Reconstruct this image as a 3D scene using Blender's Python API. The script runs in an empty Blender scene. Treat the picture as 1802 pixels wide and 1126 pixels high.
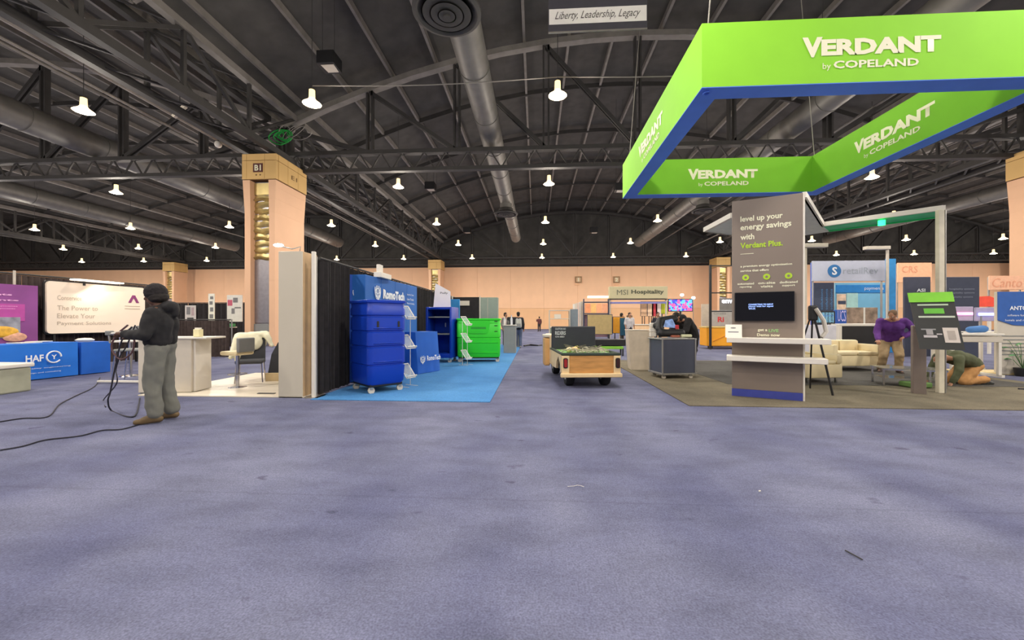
import bpy, bmesh, math, random
from mathutils import Vector, Matrix, Euler
random.seed(7)
S = bpy.context.scene
COL = S.collection
PI = math.pi
# ------------------------------------------------------------------ camera, world, exposure
EYE = 1.35
FPX = 705.0
YAW = math.atan(42/705)
cd = bpy.data.cameras.new('camera'); cam = bpy.data.objects.new('camera', cd); COL.objects.link(cam)
cam.location = (0, 0, EYE); cam.rotation_euler = (PI/2, 0, YAW)
cd.sensor_width = 36; cd.sensor_fit = 'HORIZONTAL'; cd.lens = 36*FPX/1802
cd.clip_start = .05; cd.clip_end = 400
S.camera = cam
w = bpy.data.worlds.new('world'); S.world = w; w.use_nodes = True
w.node_tree.nodes['Background'].inputs[0].default_value = (.86, .84, .9, 1)
w.node_tree.nodes['Background'].inputs[1].default_value = .22
S.view_settings.view_transform = 'Standard'; S.view_settings.look = 'None'
S.view_settings.gamma = 1; S.view_settings.use_curve_mapping = False
S.view_settings.exposure = 0.13
LAMP_W = 300.0

# ------------------------------------------------------------------ helpers
def W(px, py, Y):                       # world point seen at px,py on the depth plane Y (used to survey the hall)
    u = (px-901)/FPX; v = (563-py)/FPX
    dx = u*math.cos(YAW)-math.sin(YAW); dy = u*math.sin(YAW)+math.cos(YAW)
    s = Y/dy
    return Vector((dx*s, Y, EYE+v*s))
def G(px, py, z=0):
    u = (px-901)/FPX; v = (563-py)/FPX; s = (z-EYE)/v
    return Vector(((u*math.cos(YAW)-math.sin(YAW))*s, (u*math.sin(YAW)+math.cos(YAW))*s, z))
def lin(c):
    return tuple(((x/255)/12.92 if x/255 <= .04045 else ((x/255+.055)/1.055)**2.4) for x in c)
MATS = {}
def mat(name, rgb, rough=.6, metal=0, var=.08, scale=6, bump=0, emit=0, spec=.5, alpha=None, stretch=None):
    if name in MATS: return MATS[name]
    m = bpy.data.materials.new(name); MATS[name] = m; m.use_nodes = True
    nt = m.node_tree; b = nt.nodes['Principled BSDF']; c = lin(rgb)
    tc = nt.nodes.new('ShaderNodeTexCoord'); mp = nt.nodes.new('ShaderNodeMapping')
    nt.links.new(tc.outputs['Object'], mp.inputs[0])
    if stretch: mp.inputs['Scale'].default_value = stretch
    n = nt.nodes.new('ShaderNodeTexNoise'); n.inputs['Scale'].default_value = scale; n.inputs['Detail'].default_value = 4
    nt.links.new(mp.outputs[0], n.inputs['Vector'])
    r = nt.nodes.new('ShaderNodeValToRGB')
    r.color_ramp.elements[0].position = .3; r.color_ramp.elements[1].position = .7
    r.color_ramp.elements[0].color = (*[max(0, x*(1-var)) for x in c], 1)
    r.color_ramp.elements[1].color = (*[min(1, x*(1+var)) for x in c], 1)
    nt.links.new(n.outputs[0], r.inputs[0]); nt.links.new(r.outputs[0], b.inputs['Base Color'])
    b.inputs['Roughness'].default_value = rough; b.inputs['Metallic'].default_value = metal
    b.inputs['Specular IOR Level'].default_value = spec
    if bump:
        bm = nt.nodes.new('ShaderNodeBump'); bm.inputs['Strength'].default_value = bump; bm.inputs['Distance'].default_value = .02
        nt.links.new(n.outputs[0], bm.inputs['Height']); nt.links.new(bm.outputs[0], b.inputs['Normal'])
    if emit:
        nt.links.new(r.outputs[0], b.inputs['Emission Color']); b.inputs['Emission Strength'].default_value = emit
    if alpha is not None: b.inputs['Alpha'].default_value = alpha
    return m

class MB:
    def __init__(s): s.v = []; s.f = []
    def add(s, vs, fs):
        n = len(s.v); s.v += [tuple(x) for x in vs]; s.f += [tuple(i+n for i in f) for f in fs]; return s
    def box(s, x0, y0, z0, x1, y1, z1):
        vs = [(x0,y0,z0),(x1,y0,z0),(x1,y1,z0),(x0,y1,z0),(x0,y0,z1),(x1,y0,z1),(x1,y1,z1),(x0,y1,z1)]
        return s.add(vs, [(0,3,2,1),(4,5,6,7),(0,1,5,4),(1,2,6,5),(2,3,7,6),(3,0,4,7)])
    def rbox(s, x0, y0, z0, x1, y1, z1, r=.02, seg=2):
        bm = bmesh.new(); bmesh.ops.create_cube(bm, size=1)
        for v in bm.verts:
            v.co = Vector(((x0+x1)/2+v.co.x*(x1-x0), (y0+y1)/2+v.co.y*(y1-y0), (z0+z1)/2+v.co.z*(z1-z0)))
        bmesh.ops.bevel(bm, geom=list(bm.edges), offset=r, segments=seg, profile=.5, affect='EDGES')
        bm.verts.index_update()
        s.add([v.co[:] for v in bm.verts], [[v.index for v in f.verts] for f in bm.faces]); bm.free(); return s
    def loft(s, rings, cap=True):
        n = len(rings[0]); vs = [p for r in rings for p in r]; fs = []
        for i in range(len(rings)-1):
            for j in range(n):
                k = (j+1) % n; fs.append((i*n+j, i*n+k, (i+1)*n+k, (i+1)*n+j))
        if cap: fs.append(tuple(range(n-1, -1, -1))); fs.append(tuple((len(rings)-1)*n+j for j in range(n)))
        return s.add(vs, fs)
    def bar(s, a, b, w_, h_=None):      # square bar between points
        h_ = h_ or w_; a = Vector(a); b = Vector(b); d = (b-a).normalized()
        up = Vector((0,0,1)) if abs(d.z) < .95 else Vector((0,1,0))
        x = d.cross(up).normalized(); y = x.cross(d).normalized()
        r = [[p+x*sx*w_/2+y*sy*h_/2 for sx, sy in ((-1,-1),(1,-1),(1,1),(-1,1))] for p in (a, b)]
        return s.loft(r)
    def tube(s, pts, r, seg=8, radii=None):
        pts = [Vector(p) for p in pts]; rings = []; prev = None
        for i, p in enumerate(pts):
            d = (pts[min(i+1, len(pts)-1)]-pts[max(i-1, 0)])
            d = d.normalized() if d.length > 1e-9 else Vector((0,0,1))
            if prev is None:
                up = Vector((0,0,1)) if abs(d.z) < .9 else Vector((1,0,0)); x = d.cross(up).normalized()
            else: x = (prev-d*prev.dot(d)); x = x.normalized() if x.length > 1e-6 else d.orthogonal().normalized()
            prev = x; y = d.cross(x); rr = radii[i] if radii else r
            rings.append([p+(x*math.cos(2*PI*k/seg)+y*math.sin(2*PI*k/seg))*rr for k in range(seg)])
        return s.loft(rings)
    def lathe(s, prof, c=(0,0,0), seg=20, axis='z'):
        rings = []
        for r, h in prof:
            ring = []
            for k in range(seg):
                a = 2*PI*k/seg; x, y = max(r, 1e-4)*math.cos(a), max(r, 1e-4)*math.sin(a)
                p = (x, y, h) if axis == 'z' else ((h, x, y) if axis == 'x' else (y, h, x))
                ring.append((p[0]+c[0], p[1]+c[1], p[2]+c[2]))
            rings.append(ring)
        return s.loft(rings)
    def ball(s, c, rx, ry=None, rz=None, seg=12, rings=8, rot=None):
        ry = ry or rx; rz = rz or rx; R = []
        for i in range(rings+1):
            t = PI*i/rings; t = min(max(t, .02), PI-.02)
            ring = []
            for k in range(seg):
                a = 2*PI*k/seg
                q = Vector((rx*math.sin(t)*math.cos(a), ry*math.sin(t)*math.sin(a), -rz*math.cos(t)))
                if rot: q = rot @ q
                ring.append(q+Vector(c))
            R.append(ring)
        return s.loft(R)
    def cap(s, p0, r0, p1, r1, seg=12, h=4):      # tapered capsule
        p0 = Vector(p0); p1 = Vector(p1); d = p1-p0
        if d.length < 1e-6: return s.ball(p0, r0)
        d.normalize(); x = d.orthogonal().normalized(); y = d.cross(x); R = []
        for i in range(h+1):
            t = PI/2*(1-i/h); t = min(t, PI/2-.02)
            R.append([p0-d*r0*math.sin(t)+(x*math.cos(2*PI*k/seg)+y*math.sin(2*PI*k/seg))*r0*math.cos(t) for k in range(seg)])
        for i in range(h+1):
            t = PI/2*i/h; t = min(t, PI/2-.02)
            R.append([p1+d*r1*math.sin(t)+(x*math.cos(2*PI*k/seg)+y*math.sin(2*PI*k/seg))*r1*math.cos(t) for k in range(seg)])
        return s.loft(R)
    def prism(s, poly, y0, y1):          # polygon in xz extruded along y
        return s.loft([[(x, y0, z) for x, z in poly], [(x, y1, z) for x, z in poly]])
    def slab(s, poly, z0, z1):           # polygon in xy extruded along z
        return s.loft([[(x, y, z0) for x, y in poly], [(x, y, z1) for x, y in poly]])
    def mesh(s, name, m, smooth=False):
        me = bpy.data.meshes.new(name); me.from_pydata(s.v, [], s.f); me.update()
        bm = bmesh.new(); bm.from_mesh(me); bmesh.ops.recalc_face_normals(bm, faces=bm.faces); bm.to_mesh(me); bm.free()
        if smooth:
            me.polygons.foreach_set('use_smooth', [True]*len(me.polygons))
            try: me.set_sharp_from_angle(angle=.7)
            except Exception: pass
        if m: me.materials.append(m)
        return me
    def build(s, name, m, parent=None, smooth=False, loc=None):
        o = bpy.data.objects.new(name, s.mesh(name, m, smooth)); COL.objects.link(o)
        if parent: o.parent = parent
        if loc: o.location = loc
        return o
def inst(name, me, parent=None, loc=(0,0,0), rz=0, scale=None):
    o = bpy.data.objects.new(name, me); COL.objects.link(o); o.parent = parent; o.location = loc; o.rotation_euler = (0, 0, rz)
    if scale: o.scale = scale
    return o
def tag(o, label, cat, group=None, kind=None):
    if label: o['label'] = label
    if cat: o['category'] = cat
    if group: o['group'] = group
    if kind: o['kind'] = kind
    return o
def T(name, label, cat, loc=(0,0,0), rz=0, group=None, kind=None):
    o = bpy.data.objects.new(name, None); COL.objects.link(o); o.empty_display_size = .1
    o.location = loc; o.rotation_euler = (0, 0, rz)
    return tag(o, label, cat, group, kind)
def TF(name, label, cat, p0, p1, **k):   # local x runs from p0 to p1, local -y faces the viewer
    d = Vector(p1)-Vector(p0)
    return T(name, label, cat, (p0[0], p0[1], 0), math.atan2(d.y, d.x), **k)
def structure(name, mb, m, parent=None):
    o = mb.build(name, m, parent)
    if not parent: o['kind'] = 'structure'
    return o
def copy_tree(o, parent=None):
    c = o.copy(); COL.objects.link(c)
    if parent: c.parent = parent
    for ch in [x for x in COL.objects if x.parent == o]: copy_tree(ch, c)
    return c
def text(txt, x, y, z, m, parent, width=None, height=None, size=.1, name='lettering', bold=0, depth=.004, shear=0, align='LEFT', face='-y', spacing=1.0, tilt=0):
    cu = bpy.data.curves.new('t', 'FONT'); cu.body = txt; cu.size = size; cu.offset = bold if bold < .006 else .0028; cu.shear = shear
    cu.extrude = 0; cu.space_character = spacing; cu.align_x = align; cu.resolution_u = 2
    tmp = bpy.data.objects.new('t', cu); COL.objects.link(tmp); bpy.context.view_layer.update()
    me = bpy.data.meshes.new_from_object(tmp.evaluated_get(bpy.context.evaluated_depsgraph_get()))
    bpy.data.objects.remove(tmp); bpy.data.curves.remove(cu)
    vs = [v.co.copy() for v in me.vertices]
    if not vs: return None
    x0 = min(v.x for v in vs); x1 = max(v.x for v in vs); y0 = min(v.y for v in vs); y1 = max(v.y for v in vs)
    sx = width/(x1-x0) if width else (height/(y1-y0) if height else 1)
    sy = height/(y1-y0) if height else sx
    ax = x0 if align == 'LEFT' else (x0+x1)/2
    for v in me.vertices:
        X = (v.co.x-ax)*sx; Z = (v.co.y-y0)*sy
        v.co = Vector((X, 0, Z)) if face == '-y' else (Vector((X, Z, 0)) if face == 'z' else Vector((0, X, Z)))
        if tilt: v.co = Matrix.Rotation(tilt, 3, 'X') @ v.co
    me.materials.clear(); me.materials.append(m)
    o = bpy.data.objects.new(name, me); COL.objects.link(o); o.parent = parent; o.location = (x, y, z)
    return o
def blob(name, shapes, m, parent, vox=.02, smooth=4, fold=0, foldsize=.12):
    mb = MB()
    for s_ in shapes:
        if s_[0] == 'c': mb.cap(*s_[1:])
        else: mb.ball(*s_[1:])
    o = mb.build('tmp', None)
    r = o.modifiers.new('r', 'REMESH'); r.mode = 'VOXEL'; r.voxel_size = vox
    if fold:
        t = bpy.data.textures.new('folds', 'CLOUDS'); t.noise_scale = foldsize; t.noise_depth = 1
        dm = o.modifiers.new('d', 'DISPLACE'); dm.texture = t; dm.strength = fold; dm.mid_level = .5
    sm = o.modifiers.new('s', 'SMOOTH'); sm.factor = .6; sm.iterations = smooth
    bpy.context.view_layer.update()
    me = bpy.data.meshes.new_from_object(o.evaluated_get(bpy.context.evaluated_depsgraph_get()))
    bpy.data.objects.remove(o)
    me.materials.clear(); me.materials.append(m)
    me.polygons.foreach_set('use_smooth', [True]*len(me.polygons))
    b = bpy.data.objects.new(name, me); COL.objects.link(b); b.parent = parent
    return b

# ------------------------------------------------------------------ materials
M_white = mat('white_laminate', (226,220,208), .45, var=.03)
M_offw = mat('off_white', (205,196,180), .55, var=.04)
M_dark = mat('ceiling_dark', (76,74,70), .85, var=.2, scale=1.2)
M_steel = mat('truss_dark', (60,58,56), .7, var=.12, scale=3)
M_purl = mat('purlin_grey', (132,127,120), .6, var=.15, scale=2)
M_duct = mat('galvanised_duct', (112,110,105), .5, .3, var=.12, scale=2)
M_chrome = mat('chrome', (200,200,205), .2, 1, var=.02)
M_alu = mat('aluminium', (178,176,172), .35, .8, var=.05)
M_black = mat('black_plastic', (26,26,28), .5, var=.1)
M_rubber = mat('black_rubber', (20,20,20), .8, var=.15)
M_blackcloth = mat('black_drape_cloth', (36,33,34), .95, var=.25, scale=8, bump=.2)
M_brown = mat('dark_brown_drape', (78,66,62), .95, var=.2, scale=8)
M_peach = mat('peach_wall_panel', (248,202,162), .8, var=.04, scale=.6)
M_peachL = mat('peach_wall_panel_low', (240,192,146), .8, var=.04, scale=.6)
M_col = mat('column_pink_panel', (224,180,144), .7, var=.03, scale=1)
M_cap = mat('column_yellow_cap', (214,176,112), .7, var=.04, scale=1)
M_joint = mat('dark_joint', (96,66,40), .9)
M_brass = mat('brushed_brass', (190,172,118), .42, .7, var=.1, scale=3)
M_silver = mat('brushed_niche_steel', (150,146,150), .35, .7, var=.08)
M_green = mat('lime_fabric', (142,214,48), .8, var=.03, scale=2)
M_bluef = mat('royal_blue_fabric', (92,138,236), .8, var=.05, scale=2)
M_cream = mat('cream_lettering', (238,236,206), .7, var=.02)
M_poly = mat('royal_blue_polyethylene', (8,56,172), .35, var=.04, scale=2)
M_poly2 = mat('lime_green_polyethylene', (54,214,46), .35, var=.04, scale=2)
M_blueprint = mat('blue_printed_fabric', (30,98,178), .7, var=.06, scale=2)
M_print_white = mat('white_print', (235,238,242), .7, var=.02)
M_taupe = mat('taupe_laminate', (134,121,110), .45, var=.03, scale=2)
M_lime = mat('lime_print', (178,212,52), .6)
M_skin = mat('skin', (176,128,100), .6, var=.06, scale=10)
M_skin2 = mat('dark_skin', (96,66,50), .6, var=.06, scale=10)
M_hair = mat('dark_hair', (30,24,22), .8, var=.2, scale=30)
M_ply = mat('plywood', (190,138,76), .7, var=.2, scale=3, stretch=(1,1,6))
M_beige = mat('cart_beige_paint', (226,198,150), .45, var=.06)
M_tan = mat('tan_board', (186,164,112), .7, var=.04)
M_orange = mat('orange_panel', (244,166,34), .55, var=.04)
M_sofa = mat('cream_vinyl', (228,212,170), .5, var=.04)
M_greyp = mat('grey_panel', (132,134,132), .6, var=.04)
M_sage = mat('sage_cabinet', (136,150,138), .6, var=.04)
M_navy = mat('navy_panel', (54,62,84), .6, var=.05)
M_glass = mat('smoked_glass', (150,150,140), .1, 0, var=.02, alpha=.6)
M_cable = mat('cable_black', (30,30,44), .7)

def carpet(name, base, dark, blot, spots=True, seams=True, fine=True):
    m = bpy.data.materials.new(name); m.use_nodes = True; nt = m.node_tree; b = nt.nodes['Principled BSDF']
    L = nt.links.new
    tc = nt.nodes.new('ShaderNodeTexCoord')
    def noise(sc, det=3, st=(1,1,1)):
        mp = nt.nodes.new('ShaderNodeMapping'); mp.inputs['Scale'].default_value = st; L(tc.outputs['Object'], mp.inputs[0])
        n = nt.nodes.new('ShaderNodeTexNoise'); n.inputs['Scale'].default_value = sc; n.inputs['Detail'].default_value = det
        L(mp.outputs[0], n.inputs['Vector']); return n.outputs[0]
    def ramp(src, p0, p1, c0, c1):
        r = nt.nodes.new('ShaderNodeValToRGB'); r.color_ramp.elements[0].position = p0; r.color_ramp.elements[1].position = p1
        r.color_ramp.elements[0].color = (*c0, 1); r.color_ramp.elements[1].color = (*c1, 1); L(src, r.inputs[0]); return r.outputs[0]
    def mult(a, c):
        x = nt.nodes.new('ShaderNodeMix'); x.data_type = 'RGBA'; x.blend_type = 'MULTIPLY'; x.inputs[0].default_value = 1
        L(a, x.inputs[6]); L(c, x.inputs[7]); return x.outputs[2]
    c = ramp(noise(.9, 5, (1, .55, 1)), .32, .66, lin(dark), lin(base))
    c = mult(c, ramp(noise(2.6, 4, (.6, 1.3, 1)), .28, .6, (blot,)*3, (1,1,1)))
    if spots: c = mult(c, ramp(noise(3.3, 2, (1, 1.6, 1)), .24, .31, (.62,.6,.64), (1,1,1)))
    if fine: c = mult(c, ramp(noise(95, 2), .3, .7, (.74,.74,.74), (1.25,1.25,1.25)))
    if fine: c = mult(c, ramp(noise(28, 3), .3, .7, (.9,.9,.9), (1.08,1.08,1.08)))
    if seams:
        sp = nt.nodes.new('ShaderNodeSeparateXYZ'); L(tc.outputs['Object'], sp.inputs[0])
        d = nt.nodes.new('ShaderNodeMath'); d.operation = 'PINGPONG'; d.inputs[1].default_value = 1.5; L(sp.outputs[1], d.inputs[0])
        c = mult(c, ramp(d.outputs[0], .0, .018, (.86,.86,.86), (1,1,1)))
    L(c, b.inputs['Base Color']); b.inputs['Roughness'].default_value = .95; b.inputs['Specular IOR Level'].default_value = .15
    bp = nt.nodes.new('ShaderNodeBump'); bp.inputs['Strength'].default_value = .35; bp.inputs['Distance'].default_value = .01
    L(noise(120, 2), bp.inputs['Height']); L(bp.outputs[0], b.inputs['Normal'])
    return m
M_floor = carpet('violet_blue_carpet', (117,120,144), (92,95,124), .76)
M_bluecarpet = carpet('bright_blue_carpet', (84,142,196), (70,128,186), .92, spots=False, seams=False)
M_greycarpet = carpet('olive_grey_carpet', (124,116,98), (100,94,80), .82, spots=False, seams=False)
M_darkcarpet = carpet('dark_grey_carpet', (92,90,86), (78,76,74), .85, spots=False, seams=False)

# ------------------------------------------------------------------ floor, walls, ceiling
structure('floor', MB().box(-100, -20, -.2, 110, 61, 0), M_floor)
structure('trim_1', MB().slab([(-3.80,6.55),(-.75,6.52),(-.78,22),(-3.80,22)], .001, .012), M_bluecarpet)
structure('trim_2', MB().slab([(2.4,6.43),(10.6,6.38),(10.6,13.6),(2.4,13.6)], .001, .012), M_greycarpet)
structure('trim_3', MB().slab([(4.0,8.6),(10.2,8.6),(10.2,13.4),(4.0,13.4)], .012, .018), M_darkcarpet)
lam = T('trim_4', None, None, (0,0,0)); lam['kind'] = 'structure'
M_lam = mat('pale_laminate_floor', (222,212,192), .35, var=.06, scale=3, stretch=(.3,2,1))
for i in range(10):
    MB().rbox(-7.05, 6.70+i*.30, .001, -4.02, 6.995+i*.30, .022, .003, 1).build('plank', M_lam, lam)

wb = T('wall_back', None, None, (0, 60, 0)); wb['kind'] = 'structure'
PWID = 5.0
up = MB().rbox(0, 0, 3.1, PWID-.012, .3, 9.3, .008, 1).mesh('wall_panel', M_peach)
lo = MB().rbox(0, 0, 0, PWID-.012, .3, 3.085, .008, 1).mesh('wall_panel', M_peachL)
for i in range(-20, 22):
    inst('wall_panel', up, wb, (i*PWID+1.2, 0, 0)); inst('wall_panel', lo, wb, (i*PWID+1.2, 0, 0))
MB().box(-100, .32, 0, 110, .6, 18.5).build('backing', M_dark, wb)
MB().box(-100, -.06, 9.3, 110, .3, 9.65).build('cornice', M_steel, wb)
structure('wall_left', MB().box(-100.4, -20, 0, -100, 61, 18), M_peachL)
structure('wall_right', MB().box(110, -20, 0, 110.4, 61, 18), M_peachL)

CENT = [-74.25, -34.35, 5.55, 45.45, 85.35]; HALF = 19.95
def arch(dx): return 17.1-.0112*dx*dx
ceil = T('ceiling', None, None); ceil['kind'] = 'structure'
ns = 16
for c in CENT:
    mb = MB(); prof = [(c-HALF+2*HALF*i/ns, arch(-HALF+2*HALF*i/ns)+.55) for i in range(ns+1)]
    mb.loft([[(x, y, z) for x, z in prof]+[(x, y, z+.2) for x, z in reversed(prof)] for y in (-10, 61)])
    mb.build('roof_deck', M_dark, ceil)
pur = MB().box(-.07, 0, -.32, .07, 82, 0).add([], []).mesh('purlin', M_purl)
for c in CENT[1:4]:
    for i in range(16):
        dx = -HALF+1.25+2.5*i
        inst('purlin', pur, ceil, (c+dx, -10+.0, arch(dx)+.45), 0, (1, .865, 1))
# web of light joists below the deck between purlins: cross bridging
for c in CENT[1:4]:
    for yy in (6.5, 13.5, 27.5, 34, 40.5, 47, 53.5):
        mb = MB(); n = 14; pts = [(c-HALF+2*HALF*i/n, arch(-HALF+2*HALF*i/n)) for i in range(n+1)]
        for a, b in zip(pts, pts[1:]): mb.bar((a[0], yy, a[1]+.2), (b[0], yy, b[1]+.2), .14, .3)
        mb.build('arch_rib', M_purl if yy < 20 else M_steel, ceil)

# arched cross trusses
def cross_truss(c, y, label, web=True, cat='roof truss'):
    t = T('roof_truss', label, 'roof truss', (c, y, 0))
    z0, z1 = (9.85, 10.85) if y < 30 else (9.5, 10.45)
    MB().bar((-HALF, 0, z0), (HALF, 0, z0), .34, .2).build('bottom_chord', M_steel, t)
    MB().bar((-HALF, 0, z1), (HALF, 0, z1), .4, .22).build('middle_chord', M_steel, t)
    n = 16; mb = MB(); pts = [(-HALF+2*HALF*i/n, arch(-HALF+2*HALF*i/n)) for i in range(n+1)]
    for a, b in zip(pts, pts[1:]): mb.bar((a[0],0,a[1]-.15), (b[0],0,b[1]-.15), .42, .3)
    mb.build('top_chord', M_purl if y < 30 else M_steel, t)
    N = 8; st = 2*HALF/N
    post = MB()
    for i in range(N+1):
        dx = -HALF+i*st
        dxx = min(max(dx, -HALF+.25), HALF-.25)
        MB().bar((dxx-.14,0,z1), (dxx-.14,0,arch(dxx)-.2), .1, .3).bar((dxx+.14,0,z1), (dxx+.14,0,arch(dxx)-.2), .1, .3).build('post', M_steel, t)
    for i in range(N):
        a = -HALF+i*st; b = a+st
        if i < N/2: MB().bar((a,-.1,arch(a)-.3), (b,-.1,z1), .1, .2).bar((a,.12,arch(a)-.3), (b,.12,z1), .1, .2).build('brace', M_steel, t)
        else: MB().bar((b,-.1,arch(b)-.3), (a,-.1,z1), .1, .2).bar((b,.12,arch(b)-.3), (a,.12,z1), .1, .2).build('brace', M_steel, t)
    if web:
        k = 32; s2 = 2*HALF/k; mb = MB()
        for i in range(k):
            a = -HALF+i*s2; b = a+s2
            mb.bar((a,0,z0), ((a+b)/2,0,z1), .07, .07).bar(((a+b)/2,0,z1), (b,0,z0), .07, .07)
        o = mb.build('chord_lacing', M_steel, t); o['kind'] = 'stuff'
    return t
TY = 22.3
cross_truss(CENT[1], TY, 'dark arched truss crossing the hall left of the marked column')
cross_truss(CENT[2], TY, 'dark arched truss crossing the hall between the marked column and the right column')
cross_truss(CENT[3], TY, 'dark arched truss crossing the hall right of the green hanging sign')
for c, n_ in zip(CENT, ('far left end', 'left part', 'middle', 'right part', 'far right end')):
    cross_truss(c, 58.6, 'small looking dark truss along the top of the peach back wall, %s' % n_, web=True)
# girder trusses along the column rows
def girder(x, y0, y1, label):
    t = T('girder_truss', label, 'roof truss', (x, y0, 0)); L = y1-y0
    for dx in (-.75, .75):
        MB().bar((dx,0,10.2), (dx,L,10.2), .3, .32).build('bottom_chord', M_steel, t)
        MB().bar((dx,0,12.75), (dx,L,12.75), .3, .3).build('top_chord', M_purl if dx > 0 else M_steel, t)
    n = int(L/3.3)
    for i in range(n):
        a = L*i/n; b = L*(i+1)/n
        for dx in (-.75, .75):
            MB().bar((dx,a,10.3), (dx,a,12.7), .14).build('post', M_steel, t)
            if i % 2: MB().bar((dx,a,10.3), (dx,b,12.7), .14).build('brace', M_steel, t)
            else: MB().bar((dx,a,12.7), (dx,b,10.3), .14).build('brace', M_steel, t)
    mb = MB()
    for i in range(n*2):
        a = L*i/n/2; b = L*(i+1)/n/2
        mb.bar((-.75,a,12.75), (.75,b,12.75), .09).bar((-.75,a,10.2), (.75,b,10.2), .08)
    o = mb.build('lacing', M_steel, t); o['kind'] = 'stuff'
girder(-14.4, .5, 21.9, 'long dark girder running overhead from upper left to the marked column')
girder(-14.4, 22.7, 58, 'long dark girder receding behind the marked column to the back wall')
girder(25.5, .5, 21.9, 'long dark girder overhead behind the green hanging sign')
girder(25.5, 22.7, 58, 'long dark girder receding behind the right hand column')
girder(-54.3, 15, 58, 'distant dark girder high at the far left of the hall')
girder(65.4, 23, 58, 'distant dark girder high at the far right of the hall')
# small pipes along the roof
for i, (x, z, y0) in enumerate([(-20.5, 12.2, 6), (-17.6, 11.3, 4), (-22.8, 13.2, 6), (-30.5,12.6,10), (-38.5,12.3,14), (17.8, 12.6, 6), (21.8, 11.6, 6), (33, 12.4, 14)]):
    MB().tube([(0,0,0),(0,59-y0,0)], .07, 6).build('sprinkler_pipe', M_purl, ceil, loc=(x, y0, z))

# round ducts with diffusers
def duct(x, y0, y1, z, r, label):
    t = T('round_duct', label, 'duct', (x, y0, z)); L = y1-y0; n = int(L/3.6)
    for i in range(n):
        a = L*i/n; b = L*(i+1)/n
        MB().lathe([(r,a+.02),(r,b-.02)], seg=28, axis='y').build('duct_section', M_duct, t, True)
        MB().lathe([(r,b-.03),(r+.03,b-.03),(r+.03,b+.03),(r,b+.03)], seg=28, axis='y').build('joint_ring', M_duct, t, True)
    return t
duct(-2.5, 12.4, 50, 11.65, .6, 'grey round duct running down the middle ceiling vault to the back wall')
duct(13.6, 8, 54, 11.65, .6, 'grey round duct passing behind the green hanging sign')
duct(-26.3, 8, 52, 11.75, .7, 'wide round duct at upper left, first left of the marked column')
duct(-42.3, 12, 54, 11.75, .7, 'wide round duct at far left of the ceiling')
duct(37.5, 14, 54, 11.7, .6, 'round duct at far right beyond the right hand column')
def diffuser(x, y, z, r, label):
    t = T('ceiling_diffuser', label, 'vent', (x, y, z))
    MB().lathe([(r*.55,.55),(r*.6,.5),(r*.62,.3),(r,.1),(r,.03),(r*.9,.0),(r*.8,.06),(r*.55,.3)], seg=36).build('outer_cone', M_steel, t, True)
    for k, q in enumerate((.74, .5, .27)):
        MB().lathe([(r*q,.0-.03*k),(r*(q-.03),.0-.03*k),(r*(q-.16),.2),(r*(q-.13),.2)], seg=32).build('diffuser_ring', M_steel, t, True)
    MB().lathe([(0,-.1),(r*.1,-.1),(r*.1,.2),(0,.2)], seg=16).build('hub', M_steel, t, True)
    MB().lathe([(r*.5,.4),(r*.5,.92)], seg=28).build('neck', M_duct, t, True)
diffuser(-2.6, 11.6, 10.3, 1.0, 'big round dark diffuser hanging at the top of the picture')
diffuser(-2.5, 33.5, 10.15, 1.0, 'small looking dark diffuser under the far part of the middle duct')
diffuser(13.6, 33.5, 10.15, .9, 'dark round diffuser under the duct right of the grey tower')

# speakers high up
def high_speaker(p, sz, label):
    t = T('hanging_speaker', label, 'speaker', p)
    MB().rbox(-sz/2, -.3, -.35*sz, sz/2, .45, .4*sz, .02, 1).build('cabinet', M_black, t)
    MB().add([(-sz*.3,-.2,-.36*sz),(sz*.45,-.2,-.36*sz),(sz*.4,.3,-.36*sz),(-sz*.22,.3,-.36*sz),(-sz*.3,-.2,-.38*sz),(sz*.45,-.2,-.38*sz),(sz*.4,.3,-.38*sz),(-sz*.22,.3,-.38*sz)],
             [(0,1,2,3),(7,6,5,4),(0,4,5,1),(1,5,6,2),(2,6,7,3),(3,7,4,0)]).build('grille', M_offw, t)
    for sx in (-1, 1): MB().tube([(sx*sz*.35,0,.4*sz),(sx*sz*.35,0,arch(p.x-5.55)+.6-p.z)], .012, 5).build('hanger', M_steel, t)
high_speaker(W(578,108,16), .72, 'black box speaker with pale underside, upper left of the big round duct')
high_speaker(W(757,328,33), .8, 'small looking black box speaker with pale underside, further along the roof')
high_speaker(W(822,405,50), .9, 'distant black box speaker left of the far duct end')
high_speaker(W(1045,405,50), .9, 'distant black box speaker right of the far duct end')
high_speaker(W(1090,330,30), .7, 'black box speaker close left of the green sign corner')

# ------------------------------------------------------------------ high-bay lamps
M_lens = mat('lamp_lens', (255,238,205), .4, var=0, emit=14)
M_lens2 = mat('lamp_glow_glass', (255,226,180), .4, var=0, emit=2.2)
M_lens3 = mat('lamp_neck_glass', (255,222,160), .4, var=0, emit=1.6)
M_fix = mat('lamp_housing', (190,176,140), .5, var=.05)
me_house = MB().lathe([(.0,.5),(.10,.5),(.11,.2),(.12,.18),(.12,.14)], seg=16).mesh('housing', M_lens3, True)
me_refl = MB().lathe([(.11,.2),(.16,.13),(.29,.03),(.32,.0),(.30,.0),(.14,.1)], seg=24).mesh('reflector', M_lens2, True)
me_lens = MB().lathe([(0,-.06),(.16,-.05),(.27,-.02),(.30,.0),(.0,.01)], seg=24).mesh('lens', M_lens, True)
me_wire = MB().tube([(0,0,.6),(0,0,4.2)], .012, 5).mesh('hanger', M_steel)
ld = bpy.data.lights.new('lamp_light', 'AREA'); ld.shape = 'DISK'; ld.size = .6; ld.energy = LAMP_W; ld.color = (1, .93, .86)
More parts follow.
